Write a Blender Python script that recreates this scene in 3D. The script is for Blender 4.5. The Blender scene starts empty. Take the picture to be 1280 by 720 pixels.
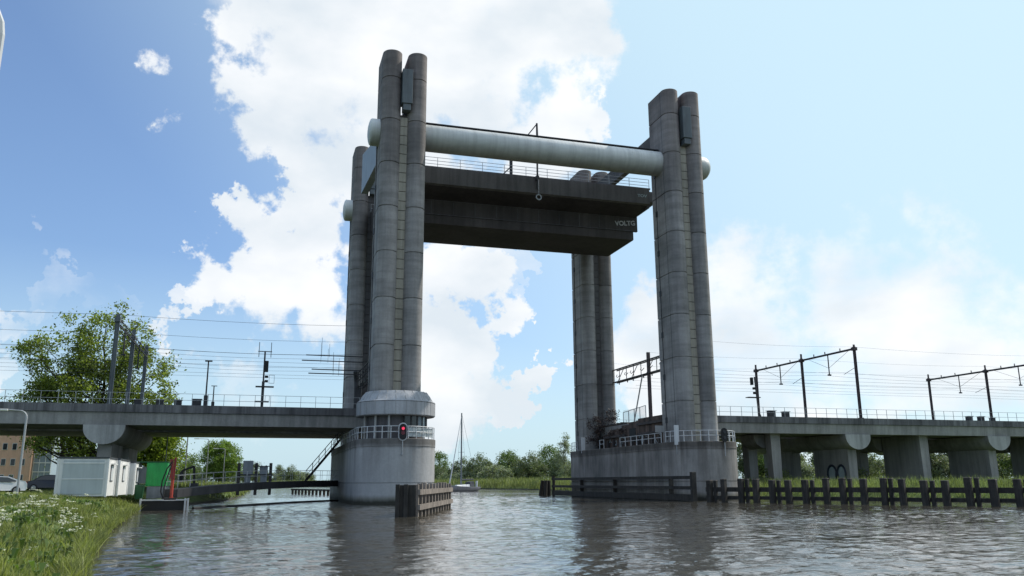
import bpy, math, random
from math import sin, cos, pi, radians, sqrt, atan2
from mathutils import Vector, Matrix
random.seed(7)
R = random.Random(11)
S = bpy.context.scene
C = S.collection

# ------------------------------------------------------------------ helpers
class MB:
    """collects faces that will be linked as ONE mesh object"""
    def __init__(s): s.v = []; s.f = []
    def add(s, vs, fs):
        n = len(s.v); s.v.extend([tuple(p) for p in vs]); s.f.extend([tuple(i + n for i in f) for f in fs]); return s
    def box(s, x0, x1, y0, y1, z0, z1):
        v = [(x0,y0,z0),(x1,y0,z0),(x1,y1,z0),(x0,y1,z0),(x0,y0,z1),(x1,y0,z1),(x1,y1,z1),(x0,y1,z1)]
        return s.add(v, [(0,3,2,1),(4,5,6,7),(0,1,5,4),(1,2,6,5),(2,3,7,6),(3,0,4,7)])
    def rings(s, rings, cap=True):
        n = len(rings[0]); v = [p for r in rings for p in r]; f = []
        for k in range(len(rings) - 1):
            a = k*n; b = a + n
            for i in range(n):
                j = (i+1) % n; f.append((a+i, a+j, b+j, b+i))
        if cap: f.append(tuple(range(n))[::-1]); f.append(tuple((len(rings)-1)*n + i for i in range(n)))
        return s.add(v, f)
    def prism(s, poly, z0, z1):
        return s.rings([[(x,y,z0) for x,y in poly], [(x,y,z1) for x,y in poly]])
    def prism_x(s, poly, x0, x1):      # poly in (y,z)
        return s.rings([[(x0,y,z) for y,z in poly], [(x1,y,z) for y,z in poly]])
    def prism_y(s, poly, y0, y1):      # poly in (x,z)
        return s.rings([[(x,y1,z) for x,z in poly], [(x,y0,z) for x,z in poly]])
    def tube(s, p, q, r, r2=None, n=8, cap=True):
        p = Vector(p); q = Vector(q); r2 = r if r2 is None else r2
        d = (q-p); 
        if d.length < 1e-6: return s
        d.normalize(); a = d.orthogonal().normalized(); b = d.cross(a)
        rr = []
        for c, rad in ((p, r), (q, r2)):
            rr.append([c + (a*cos(2*pi*i/n) + b*sin(2*pi*i/n))*rad for i in range(n)])
        return s.rings(rr, cap)
    def bar(s, p, q, w, h=None):       # square section
        return s.tube(p, q, w*0.7071, n=4)
    def path(s, pts, r, n=8, r2=None):
        pts = [Vector(p) for p in pts]; m = len(pts); rr = []; a = None
        for i, p in enumerate(pts):
            d = (pts[min(i+1, m-1)] - pts[max(i-1, 0)]).normalized()
            if a is None: a = d.orthogonal().normalized()
            a = (a - d*a.dot(d)).normalized(); b = d.cross(a)
            rad = r if r2 is None else r + (r2-r)*i/(m-1)
            rr.append([p + (a*cos(2*pi*k/n) + b*sin(2*pi*k/n))*rad for k in range(n)])
        return s.rings(rr)
    def lathe(s, cx, cy, prof, n=48, cap=True):
        rr = [[(cx + r*cos(2*pi*i/n), cy + r*sin(2*pi*i/n), z) for i in range(n)] for r, z in prof]
        return s.rings(rr, cap)
    def build(s, name, m, parent=None, smooth=None, bevel=0):
        off = Vector((0,0,0)); p = parent
        while p is not None: off += p.location; p = p.parent
        me = bpy.data.meshes.new(name)
        me.from_pydata([(x-off.x, y-off.y, z-off.z) for x, y, z in s.v], [], s.f)
        me.validate(); me.update()
        ms = m if isinstance(m, (list, tuple)) else [m]
        for q in ms: me.materials.append(q)
        o = bpy.data.objects.new(name, me); C.objects.link(o)
        if parent is not None: o.parent = parent
        if smooth:
            me.shade_smooth(); me.set_sharp_from_angle(angle=radians(smooth))
        if bevel:
            b = o.modifiers.new('bevel', 'BEVEL'); b.width = bevel; b.segments = 2; b.limit_method = 'ANGLE'
        return o

def thing(name, label, cat, loc=(0,0,0), group=None):
    o = bpy.data.objects.new(name, None); C.objects.link(o); o.location = loc
    o['label'] = label; o['category'] = cat
    if group: o['group'] = group
    return o
def tag(o, label, cat, group=None, kind=None):
    o['label'] = label; o['category'] = cat
    if group: o['group'] = group
    if kind: o['kind'] = kind
    return o
def struct(o): o['kind'] = 'structure'; return o
def kids(o): return [c for c in bpy.data.objects if c.parent == o]
def copy_tree(o, parent=None):
    c = o.copy(); C.objects.link(c); c.parent = parent
    for ch in kids(o): copy_tree(ch, c)
    return c
def dup(o, loc, label, rotz=0, scale=None, cat=None):
    c = copy_tree(o); c.location = loc; c.rotation_euler = (0,0,rotz); c['label'] = label
    if scale: c.scale = scale if isinstance(scale, tuple) else (scale,)*3
    if cat: c['category'] = cat
    return c

# ------------------------------------------------------------------ materials
class NT:
    def __init__(s, name):
        s.m = bpy.data.materials.new(name); s.m.use_nodes = True; s.t = s.m.node_tree
        s.b = s.t.nodes['Principled BSDF']; s.out = s.t.nodes['Material Output']
        g = s.t.nodes.new('ShaderNodeNewGeometry'); s.geo = g; s.pos = g.outputs['Position']
    def n(s, typ, **kw):
        x = s.t.nodes.new(typ)
        for k, v in kw.items(): setattr(x, k, v)
        return x
    def l(s, a, b): s.t.links.new(a, b)
    def noise(s, scale=(1,1,1), sc=1, detail=4, rough=0.55, dist=0):
        mp = s.n('ShaderNodeMapping'); mp.inputs['Scale'].default_value = scale; s.l(s.pos, mp.inputs['Vector'])
        x = s.n('ShaderNodeTexNoise'); x.inputs['Scale'].default_value = sc; x.inputs['Detail'].default_value = detail
        x.inputs['Roughness'].default_value = rough; x.inputs['Distortion'].default_value = dist
        s.l(mp.outputs[0], x.inputs['Vector']); return x.outputs['Fac']
    def ramp(s, fac, stops):
        r = s.n('ShaderNodeValToRGB'); e = r.color_ramp.elements
        while len(e) < len(stops): e.new(0.5)
        for i, (p, c) in enumerate(stops):
            e[i].position = p; e[i].color = (c, c, c, 1) if isinstance(c, (int, float)) else (*c, 1)
        s.l(fac, r.inputs['Fac']); return r.outputs['Color']
    def mul(s, a, b, f=1.0, typ='MULTIPLY'):
        x = s.n('ShaderNodeMix', data_type='RGBA', blend_type=typ); 
        if isinstance(f, (int, float)): x.inputs['Factor'].default_value = f
        else: s.l(f, x.inputs['Factor'])
        for k, v in ((6, a), (7, b)):
            if isinstance(v, tuple): x.inputs[k].default_value = (*v, 1)
            else: s.l(v, x.inputs[k])
        return x.outputs[2]
    def math(s, op, a, b=0.0, clamp=False):
        x = s.n('ShaderNodeMath', operation=op); x.use_clamp = clamp
        for i, v in enumerate((a, b)):
            if isinstance(v, (int, float)): x.inputs[i].default_value = v
            else: s.l(v, x.inputs[i])
        return x.outputs[0]
    def sep(s):
        x = s.n('ShaderNodeSeparateXYZ'); s.l(s.pos, x.inputs[0]); return x.outputs
    def bump(s, h, strength=0.3, dist=0.05):
        x = s.n('ShaderNodeBump'); x.inputs['Strength'].default_value = strength; x.inputs['Distance'].default_value = dist
        s.l(h, x.inputs['Height']); s.l(x.outputs[0], s.b.inputs['Normal'])
    def base(s, c, rough=0.7, metal=0):
        if isinstance(c, tuple): s.b.inputs['Base Color'].default_value = (*c, 1)
        else: s.l(c, s.b.inputs['Base Color'])
        s.b.inputs['Roughness'].default_value = rough; s.b.inputs['Metallic'].default_value = metal
        return s.m

def concrete(name, col, streak=0.6, rough=0.85, seg=None, blot=0.5, topdark=None, wet=None):
    t = NT(name)
    big = t.ramp(t.noise((1,1,.7), 0.22, 5, .6), [(0.3, 1-blot), (0.68, 1.12)])
    st = t.ramp(t.noise((1.6,1.6,.07), 1.0, 4, .65), [(0.36, 1-streak), (0.6, 1.0)])
    fine = t.ramp(t.noise((1,1,1), 5, 3, .6), [(0.3, .93), (0.7, 1.04)])
    c = t.mul(col, big); c = t.mul(c, st); c = t.mul(c, fine)
    xyz = t.sep()
    if seg:
        z0, dz, zt = seg
        q = t.math('FLOOR', t.math('DIVIDE', t.math('SUBTRACT', xyz[2], z0), dz))
        cx = t.math('FLOOR', t.math('DIVIDE', t.math('ADD', xyz[0], 0.9), 2.95))
        v = t.math('ADD', t.math('MULTIPLY', q, 7.31), t.math('MULTIPLY', cx, 3.77))
        wn = t.n('ShaderNodeTexWhiteNoise', noise_dimensions='1D'); t.l(v, wn.inputs['W'])
        c = t.mul(c, t.ramp(wn.outputs['Value'], [(0, .78), (1, 1.12)]))
        # horizontal lift marks
        hb = t.ramp(t.noise((.2,.2,1.4), 1.0, 3, .6), [(0.35, .8), (0.6, 1.04)])
        c = t.mul(c, hb)
        tp = t.ramp(t.math('DIVIDE', xyz[2], 55.0), [(0.12, (1,1,1)), (0.6, (.9,.88,.88)), (0.95, (.66,.58,.57))])
        c = t.mul(c, tp)
    if wet is not None:   # algae and wet line near the water and drips from the top edge
        w = t.math('ADD', xyz[2], t.math('MULTIPLY', t.noise((1,1,.3), 1.2, 3), 0.5))
        c = t.mul(c, t.ramp(t.math('DIVIDE', w, 8.0), [(0.06, (.10,.10,.075)), (0.10, (.5,.5,.44)), (0.15, (1,1,1)), (0.72, (1,1,1)), (0.79, (.42,.40,.38))]))
        dr = t.ramp(t.noise((.8,.8,.015), 1.0, 3, .6), [(0.47, 0.0), (0.62, .9)])
        fall = t.ramp(t.math('DIVIDE', xyz[2], 8.0), [(0.2, 0.0), (0.8, 1.0)])
        c = t.mul(c, (.42,.40,.38), t.mul(t.mul(dr, fall), (min(1,.7*wet),)*3))
    t.bump(t.noise((1,1,1), 3, 5, .6), .35, .06)
    return t.base(c, rough)

M = {}
M['leg'] = concrete('tower_concrete', (.385,.37,.355), .22, seg=(6.2, 5.26, 51.7), blot=.40)
M['pier_dirty'] = concrete('stained_pier_concrete', (.40,.375,.35), .35, blot=.55, wet=1.6)
M['pier'] = concrete('pier_concrete', (.45,.445,.44), .10, blot=.26, wet=1)
M['drum'] = concrete('drum_concrete', (.42,.425,.44), .25, blot=.25)
M['conc_light'] = concrete('pale_concrete', (.46,.455,.44), .3, blot=.3)
M['conc_par'] = concrete('parapet_concrete', (.20,.195,.20), .55, blot=.5)
M['conc_gird'] = concrete('girder_concrete', (.34,.33,.315), .3, blot=.3)
M['conc_dark'] = concrete('soffit_concrete', (.15,.14,.145), .35, blot=.4)
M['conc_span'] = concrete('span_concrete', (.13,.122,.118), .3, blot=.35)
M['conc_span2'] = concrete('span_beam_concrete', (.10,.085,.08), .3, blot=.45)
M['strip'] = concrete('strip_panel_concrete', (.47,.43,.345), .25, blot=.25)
M['soffit_shade'] = concrete('shaded_soffit_concrete', (.055,.047,.048), .3, blot=.5)  # span concrete darkened, underside shade put into the colour
M['abut'] = concrete('dirty_abutment_concrete', (.17,.115,.09), .7, blot=.75)
M['wall'] = concrete('viaduct_wall_concrete', (.33,.315,.30), .3, blot=.35)

def paint(name, col, rough=.45, metal=0, dirt=.3, sc=1.0, bump=0):
    t = NT(name)
    c = t.mul(col, t.ramp(t.noise((1,1,.5), sc, 5, .6), [(0.3, 1-dirt), (0.65, 1.05)]))
    c = t.mul(c, t.ramp(t.noise((2,2,.15), sc*1.5, 4, .6), [(0.35, 1-dirt*.7), (0.6, 1)]))
    if bump: t.bump(t.noise((1,1,1), 6, 4), bump, .03)
    return t.base(c, rough, metal)
def tube_mat():
    t = NT('tube_steel_paint')
    xyz = t.sep()
    seam = t.math('FRACT', t.math('DIVIDE', xyz[0], 3.1))
    sm = t.ramp(seam, [(0, .86), (.012, 1.0), (.985, 1.0)])
    c = t.mul((.86,.84,.79), t.ramp(t.noise((.35,1,1), .8, 5, .6), [(0.3,.86),(.65,1.04)]))
    c = t.mul(c, t.ramp(t.noise((1.5,.3,.1), 1.2, 4, .6), [(0.35,.84),(.6,1)]))
    low = t.ramp(t.math('DIVIDE', t.math('SUBTRACT', xyz[2], 40.6), 3.2), [(0.0, (.36,.38,.37)), (0.30, (.60,.63,.62)), (0.75, (1,1,1))])  # darker towards the underside: shade put into the paint colour
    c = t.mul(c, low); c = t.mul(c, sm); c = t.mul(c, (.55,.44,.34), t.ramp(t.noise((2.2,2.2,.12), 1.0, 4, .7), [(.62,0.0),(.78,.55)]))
    return t.base(c, .5)
M['tube'] = tube_mat()
M['galv'] = paint('galvanised_rail', (.42,.43,.44), .5, .3, .2)
M['rail_white'] = paint('white_rail_paint', (.62,.63,.64), .5, 0, .2)
M['steel_dark'] = paint('dark_steel', (.055,.055,.06), .6, .2, .4)
M['steel_grey'] = paint('grey_green_steel', (.13,.15,.16), .5, .1, .3)
M['beam_grey'] = paint('grey_beam_steel', (.30,.33,.35), .5, .1, .2)
M['mast_brown'] = paint('brown_mast_steel', (.085,.06,.065), .65, .1, .35)
M['black'] = paint('black_rubber', (.015,.015,.016), .7, 0, .3)
M['cable'] = paint('cable_metal', (.06,.07,.08), .5, .3, .1)
M['cabin_w'] = paint('site_cabin_white', (.80,.79,.76), .5, 0, .12)
M['cabin_g'] = paint('shade_and_screen_grey', (.48,.52,.52), .5, 0, .12)  # grey for the cabin's shaded side, shared with the wind screen
M['cabin_trim'] = paint('cabin_dark_trim', (.06,.065,.07), .5, 0, .2)
M['green'] = paint('green_container_paint', (.02,.38,.08), .45, 0, .25)
M['dgreen'] = paint('dark_green_plastic', (.01,.09,.03), .5, 0, .3)
M['grey_m'] = paint('mid_grey_paint', (.22,.24,.26), .5, 0, .25)
M['red'] = paint('orange_red_paint', (.42,.055,.03), .45, 0, .25)
M['dred'] = paint('dark_red_paint', (.26,.03,.025), .5, 0, .4)
M['white'] = paint('white_gloss', (.75,.76,.78), .3, 0, .08)
M['carblack'] = paint('dark_car_paint', (.02,.02,.028), .2, 0, .1)
M['tyre'] = paint('tyre_rubber', (.02,.02,.02), .85, 0, .2)
M['rim'] = paint('wheel_rim', (.4,.4,.42), .3, .7, .1)
M['orange'] = paint('orange_brick_cladding', (.80,.48,.33), .8, 0, .14, 2)
M['timber'] = paint('weathered_timber', (.31,.26,.22), .85, 0, .5, 2.0, .5)
M['timber_dk'] = paint('wet_dark_timber', (.055,.048,.04), .8, 0, .6, 2.0, .5)
M['sign_w'] = paint('white_board', (.62,.63,.64), .5, 0, .15)
M['bark'] = paint('bark', (.075,.06,.045), .9, 0, .5, 2.0, .6)
M['blue_ink'] = paint('dark_blue_spray', (.01,.018,.035), .6, 0, .1)
M['ice_ink'] = paint('pale_spray', (.38,.45,.47), .7, 0, .2)
M['white_ink'] = paint('white_spray', (.56,.54,.55), .7, 0, .2)
M['canvas'] = paint('dark_canvas', (.05,.055,.07), .8, 0, .2)
M['hull'] = paint('boat_hull', (.34,.33,.36), .35, 0, .15)
def glass(name, col=(.03,.035,.04), rough=.06):
    t = NT(name); m = t.base(col, rough); t.b.inputs['IOR'].default_value = 1.5; return m
M['glass'] = glass('dark_window_glass'); M['glass_lt'] = glass('pale_window_glass', (.25,.30,.33), .1)
def emis(name, col, st):
    t = NT(name); t.base(col, .3); t.b.inputs['Emission Color'].default_value = (*col, 1); t.b.inputs['Emission Strength'].default_value = st; return t.m
M['lamp_red'] = emis('red_signal_lamp', (.85,.04,.10), .9)
M['lamp_red_off'] = emis('dim_red_lens', (.12,.005,.015), .02)

def leafmat(name, dark, light, trans=.35):
    t = NT(name)
    ri = t.geo.outputs['Random Per Island']
    c = t.ramp(ri, [(0, dark), (.55, tuple((a+b)/2 for a,b in zip(dark, light))), (1, light)])
    c = t.mul(c, t.ramp(t.noise((1,1,1), .35, 3, .6), [(0.32,.6),(.66,1.15)]))
    t.base(c, .6)
    tr = t.n('ShaderNodeBsdfTranslucent'); t.l(t.mul(c, (1.35,1.5,.7)), tr.inputs['Color'])
    mx = t.n('ShaderNodeMixShader'); mx.inputs[0].default_value = trans
    t.l(t.b.outputs[0], mx.inputs[1]); t.l(tr.outputs[0], mx.inputs[2]); t.l(mx.outputs[0], t.out.inputs['Surface'])
    return t.m
M['leaf_a'] = leafmat('poplar_leaves', (.07,.10,.02), (.36,.42,.09), .5)
M['leaf_brown'] = leafmat('withered_leaves', (.03,.02,.02), (.10,.065,.06), .1)
M['leaf_d'] = leafmat('fresh_maple_leaves', (.08,.14,.025), (.32,.43,.09), .4)
M['leaf_b'] = leafmat('bright_leaves', (.12,.18,.02), (.44,.52,.09), .4)
M['leaf_c'] = leafmat('maple_leaves', (.07,.11,.03), (.21,.29,.08), .3)
M['leaf_far'] = leafmat('hazy_leaves', (.10,.13,.08), (.25,.28,.16), .3)  # distance haze lightened into the leaf colour
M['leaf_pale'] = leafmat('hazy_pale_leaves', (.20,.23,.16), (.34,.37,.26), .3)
M['leaf_bush'] = leafmat('shrub_leaves', (.10,.13,.05), (.36,.40,.18), .35)
M['grass_bl'] = leafmat('grass_blades', (.10,.125,.03), (.40,.42,.14), .35)
M['weed'] = leafmat('broad_weeds', (.05,.085,.02), (.17,.25,.06), .3)
M['reed'] = leafmat('bank_reeds', (.12,.15,.05), (.34,.36,.15), .3)
M['flower'] = leafmat('white_blossom', (.55,.56,.42), (.82,.82,.68), .2)

def ground_mat():
    t = NT('grassy_ground')
    c = t.ramp(t.noise((1,1,1), .9, 6, .65), [(0.28,(.05,.08,.015)),(.5,(.10,.15,.03)),(.75,(.18,.22,.06))])
    c = t.mul(c, t.ramp(t.noise((1,1,1), 7, 4, .6), [(0.3,.65),(.7,1.15)]))
    z = t.sep()[2]
    c = t.mul(c, (.05,.045,.035), t.ramp(z, [(0.12, 1.0), (.35, 0.0)]), 'MIX')
    t.bump(t.noise((1,1,1), 5, 5, .7), .8, .15)
    return t.base(c, .95)
M['ground'] = ground_mat()

def water_mat():
    t = NT('canal_water')
    t.base((.062,.055,.042), .045)
    t.b.inputs['IOR'].default_value = 1.5
    mp = t.n('ShaderNodeMapping'); mp.inputs['Rotation'].default_value = (0,0,radians(14)); mp.inputs['Scale'].default_value = (.75,1.2,1)
    t.l(t.pos, mp.inputs['Vector'])
    def nz(sc, det, rgh=.55, dist=0.0):
        x = t.n('ShaderNodeTexNoise'); x.inputs['Scale'].default_value = sc; x.inputs['Detail'].default_value = det
        x.inputs['Roughness'].default_value = rgh; x.inputs['Distortion'].default_value = dist
        t.l(mp.outputs[0], x.inputs['Vector']); return x.outputs['Fac']
    a = nz(1.4, 3, .5, .5); b = nz(4.5, 4, .6, .4); c = nz(.16, 2)
    patch = t.ramp(nz(.05, 3, .6), [(.38,.35),(.60,1.3)])
    h = t.math('ADD', t.math('MULTIPLY', a, 1.5), t.math('MULTIPLY', b, .26))
    h = t.math('ADD', h, t.math('MULTIPLY', c, 1.2))
    h = t.math('MULTIPLY', h, patch)
    t.bump(h, 1.0, .05)
    return t.m
M['water'] = water_mat()

# ------------------------------------------------------------------ camera
CH = 2.2; YAW = radians(16.7); PIT = radians(13.1); ROL = radians(-.3)
fw = Vector((sin(YAW)*cos(PIT), cos(YAW)*cos(PIT), sin(PIT))); r0 = Vector((cos(YAW), -sin(YAW), 0)); u0 = r0.cross(fw)
rr_ = r0*cos(ROL) + u0*sin(ROL); uu_ = rr_.cross(fw)
cd = bpy.data.cameras.new('camera'); cam = bpy.data.objects.new('camera', cd); C.objects.link(cam)
mw = Matrix((( rr_.x, uu_.x, -fw.x, 0), (rr_.y, uu_.y, -fw.y, 0), (rr_.z, uu_.z, -fw.z, CH), (0,0,0,1)))
cam.matrix_world = mw
cd.sensor_width = 36; cd.lens = 1039/1280*36; cd.clip_start = .1; cd.clip_end = 20000
S.camera = cam

# ------------------------------------------------------------------ sky and sun
SUN_EL = 47; SUN_AZ = 76.0      # degrees clockwise from +Y
W = bpy.data.worlds.new('World'); S.world = W; W.use_nodes = True
wt = W.node_tree; wt.nodes.clear()
def wn(typ, **kw):
    x = wt.nodes.new(typ)
    for k, v in kw.items(): setattr(x, k, v)
    return x
def wl(a, b): wt.links.new(a, b)
def wm(op, a, b=0.0, c=None, clamp=False):
    x = wn('ShaderNodeMath', operation=op); x.use_clamp = clamp
    for i, v in enumerate((a, b, c)):
        if v is None: continue
        if isinstance(v, (int, float)): x.inputs[i].default_value = v
        else: wl(v, x.inputs[i])
    return x.outputs[0]
out = wn('ShaderNodeOutputWorld'); bg = wn('ShaderNodeBackground'); wl(bg.outputs[0], out.inputs[0])
sky = wn('ShaderNodeTexSky', sky_type='NISHITA'); sky.sun_disc = False
sky.sun_elevation = radians(SUN_EL); sky.sun_rotation = radians(SUN_AZ); sky.altitude = 0
sky.air_density = 1.0; sky.dust_density = 1.6; sky.ozone_density = 2.0
tc = wn('ShaderNodeTexCoord'); D = tc.outputs['Generated']
nrm = wn('ShaderNodeVectorMath', operation='NORMALIZE'); wl(D, nrm.inputs[0]); D = nrm.outputs[0]
CLOUDS = [(11.9,31.2,8.0,1.0),(19.2,30.2,5.9,1.0),(2.5,28.3,6.2,1.0),(-2.8,26.0,4.8,1.0),(-5.0,25.4,2.5,.7),(7.4,23.8,6.8,1.0),(16.8,26.6,6.2,1.0),(22.4,27.3,3.0,.8),(3.2,21.5,3.3,.9),(5.8,19.4,3.6,.9),
 (-.4,14.0,4.2,1.0),(2.3,11.8,5.4,1.0),(-2.0,15.4,2.6,.8),(4.9,14.8,4.8,1.0),(-2.3,11.4,2.4,.75),(12.4,12.0,3.9,.95),(14.5,9.1,3.2,.9),(10.0,8.7,5.4,1.0),(17.8,7.9,1.9,.85),(15.2,14.2,1.7,.6),
 (.4,8.4,4.6,.5),(-11.8,11.0,2.4,.5),(-14.6,6.6,2.8,.62),(27.2,8.5,5.0,.8),(33,9.0,7,.72),(42,9.0,8,.74),(5,36.5,10,1),(17.5,39.2,10,1),
 (80,35,16,.8),(120,25,14,.8),(170,30,18,.8),(230,25,15,.8),(290,30,18,.7),(100,60,15,.8)]
cn = wn('ShaderNodeTexNoise'); cn.inputs['Scale'].default_value = 7; cn.inputs['Detail'].default_value = 9; cn.inputs['Roughness'].default_value = .53; cn.inputs['Distortion'].default_value = .25
mp = wn('ShaderNodeMapping'); mp.inputs['Scale'].default_value = (1,1,1.7); wl(D, mp.inputs['Vector']); wl(mp.outputs[0], cn.inputs['Vector'])
nz = cn.outputs['Fac']
wc = wn('ShaderNodeTexNoise'); wc.inputs['Scale'].default_value = 11; wc.inputs['Detail'].default_value = 6; wc.inputs['Roughness'].default_value = .6; wl(D, wc.inputs['Vector'])
ws = wn('ShaderNodeVectorMath', operation='SUBTRACT'); wl(wc.outputs['Color'], ws.inputs[0]); ws.inputs[1].default_value = (.5,.5,.5)
wk_ = wn('ShaderNodeVectorMath', operation='SCALE'); wl(ws.outputs[0], wk_.inputs[0]); wk_.inputs['Scale'].default_value = .03
wa = wn('ShaderNodeVectorMath', operation='ADD'); wl(D, wa.inputs[0]); wl(wk_.outputs[0], wa.inputs[1])
DW = wa.outputs[0]
acc = None
for az, el, r, w in CLOUDS:
    d = (sin(radians(az))*cos(radians(el)), cos(radians(az))*cos(radians(el)), sin(radians(el)))
    dp = wn('ShaderNodeVectorMath', operation='DOT_PRODUCT'); wl(DW, dp.inputs[0]); dp.inputs[1].default_value = d
    mr = wn('ShaderNodeMapRange', interpolation_type='SMOOTHSTEP'); wl(dp.outputs['Value'], mr.inputs['Value'])
    mr.inputs['From Min'].default_value = cos(radians(r*1.4)); mr.inputs['From Max'].default_value = cos(radians(r*.35))
    mr.inputs['To Min'].default_value = 0; mr.inputs['To Max'].default_value = w
    acc = mr.outputs[0] if acc is None else wm('MAXIMUM', acc, mr.outputs[0])
dens = wm('ADD', acc, wm('MULTIPLY', wm('SUBTRACT', nz, .5), 1.1))
cm = wn('ShaderNodeMapRange', interpolation_type='SMOOTHSTEP'); wl(dens, cm.inputs['Value'])
cm.inputs['From Min'].default_value = .31; cm.inputs['From Max'].default_value = .88
mask = cm.outputs[0]
# cloud shading: white mottled with pale blue-grey by noise
cs = wn('ShaderNodeTexNoise'); cs.inputs['Scale'].default_value = 6; cs.inputs['Detail'].default_value = 5; wl(mp.outputs[0], cs.inputs['Vector'])
cr = wn('ShaderNodeValToRGB'); cr.color_ramp.elements[0].position = .35; cr.color_ramp.elements[0].color = (.78,.85,.91,1)
cr.color_ramp.elements[1].position = .6; cr.color_ramp.elements[1].color = (1.04,1.05,1.06,1); wl(cs.outputs['Fac'], cr.inputs[0])
sx = wn('ShaderNodeSeparateXYZ'); wl(D, sx.inputs[0])
SKYS = .15
tint = wn('ShaderNodeMix', data_type='RGBA', blend_type='MULTIPLY'); tint.inputs[0].default_value = 1
tint.inputs[7].default_value = (SKYS*.82, SKYS*.96, SKYS*1.12, 1); wl(sky.outputs[0], tint.inputs[6])
# haze: towards the sun and low down
sd = (sin(radians(SUN_AZ))*cos(radians(SUN_EL)), cos(radians(SUN_AZ))*cos(radians(SUN_EL)), sin(radians(SUN_EL)))
dp = wn('ShaderNodeVectorMath', operation='DOT_PRODUCT'); wl(D, dp.inputs[0]); dp.inputs[1].default_value = sd
g = wn('ShaderNodeMapRange', interpolation_type='SMOOTHSTEP'); wl(dp.outputs['Value'], g.inputs['Value'])
g.inputs['From Min'].default_value = .22; g.inputs['From Max'].default_value = .86; g.inputs['To Max'].default_value = .92
lo = wn('ShaderNodeMapRange', interpolation_type='SMOOTHSTEP'); wl(sx.outputs[2], lo.inputs['Value'])
lo.inputs['From Min'].default_value = .30; lo.inputs['From Max'].default_value = -.02; lo.inputs['To Min'].default_value = 0; lo.inputs['To Max'].default_value = .78
hz = wm('MAXIMUM', wm('MAXIMUM', g.outputs[0], lo.outputs[0]), .05)
hm = wn('ShaderNodeMix', data_type='RGBA'); wl(hz, hm.inputs[0]); wl(tint.outputs[2], hm.inputs[6]); hm.inputs[7].default_value = (.66,.885,1.0,1)
cmx = wn('ShaderNodeMix', data_type='RGBA'); wl(wm('MULTIPLY', mask, .95), cmx.inputs[0]); wl(hm.outputs[2], cmx.inputs[6]); wl(cr.outputs[0], cmx.inputs[7])
wl(cmx.outputs[2], bg.inputs['Color']); bg.inputs['Strength'].default_value = 1.0
SUNDIR = Vector(sd)
ld = bpy.data.lights.new('sun', 'SUN'); ld.energy = 3.6; ld.angle = radians(.55); ld.color = (1,.95,.87)
lo_ = bpy.data.objects.new('sun', ld); C.objects.link(lo_); lo_.rotation_euler = SUNDIR.to_track_quat('Z', 'Y').to_euler()

# ------------------------------------------------------------------ setting: water and land
import numpy as np
def water_sheet():
    rs_ = [.6,2,4,7,10,13]; r = 16.0
    while r < 230: rs_.append(r); r *= 1.0062
    while r < 14000: rs_.append(r); r *= 1.5
    an = [radians(-30+.25*i) for i in range(381)]; a = 70.0
    while a < 329: an.append(radians(a)); a += 5
    rr = np.array(rs_); aa = np.array(an); RR, AA = np.meshgrid(rr, aa, indexing='ij')
    X = RR*np.sin(AA); Y = RR*np.cos(AA); Z = np.zeros_like(X)
    g = np.random.RandomState(5); wd = radians(-62)
    for k in range(64):
        lam = .36*(7.0)**(g.rand()**1.3); th = wd + g.randn()*.85; kk = 2*pi/lam; amp = lam*.0035*(1.2 if lam < 1.6 else .7); ph = g.rand()*6.28
        u = kk*(X*np.cos(th)+Y*np.sin(th))+ph + .35*np.sin(X*.11+g.rand()*6)+.35*np.sin(Y*.13+g.rand()*6)
        Z += amp*(1-np.abs(np.sin(u*.5))*2+.27) if k % 3 == 0 else amp*np.sin(u)
    env = (.45+.5/(1+np.exp(-(X-6-Y*.08)/4)))*1.1+-.25+.34*np.sin(X*.09+Y*.05+1)*np.sin(Y*.07-X*.03)+.13*np.sin(X*.23-Y*.11)
    fade = np.clip((230-RR)/90, 0, 1)*np.clip((RR-4)/8, 0, 1)*np.clip((np.degrees(AA)+30)/3, 0, 1)*np.clip((65-np.degrees(AA))/3, 0, 1)
    Z = Z*env*fade
    nr, na = X.shape; v = np.stack([X, Y, Z], -1).reshape(-1, 3)
    i = np.arange(nr-1)[:, None]; j = np.arange(na)[None, :]; j2 = (j+1) % na
    f = np.stack([i*na+j, i*na+j2, (i+1)*na+j2, (i+1)*na+j], -1).reshape(-1, 4)[:, ::-1]
    me = bpy.data.meshes.new('water'); me.from_pydata(v.tolist(), [], f.tolist()+[tuple(range(na))]); me.update(); me.shade_smooth()
    me.materials.append(M['water']); o = bpy.data.objects.new('water', me); C.objects.link(o); return struct(o)
water_sheet()
def interp(tab, y):
    if y <= tab[0][0]: return tab[0][1]
    for (a, b), (c, d) in zip(tab, tab[1:]):
        if y <= c: return b + (d-b)*(y-a)/(c-a)
    return tab[-1][1]
LS = [(-30,6),(0,3),(8,0),(14,-2.4),(23.7,-4.05),(29.8,-4.9),(42,-6.3),(55.6,-7.6),(66,-8.6),(76,-9.4),(84,-8.9),(95,-6.5),(110,-3.6),(150,-2.2),(250,-2),(400,-3),(600,-5)]
RS = [(-60,150),(0,122),(30,100),(40,92),(55,79),(68,67),(82,58.5),(92,55.6),(110,55),(130,56),(150,60),(180,66),(199,70),(225,70),(250,66),(300,58),(420,30),(520,8),(600,-4)]
def sm(t): t = max(0, min(1, t)); return t*t*(3-2*t)
def ls(y): return interp(LS, y)
def rs(y): return interp(RS, y)
def lh(d, y):    # left land height at distance d from shore
    return -.6 + .75*sm(d/.25) + .75*sm((d-.1)/1.6) + .45*sm((d-1)/5) + sm((y-85)/60)*.85*sm(d/14)
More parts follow.
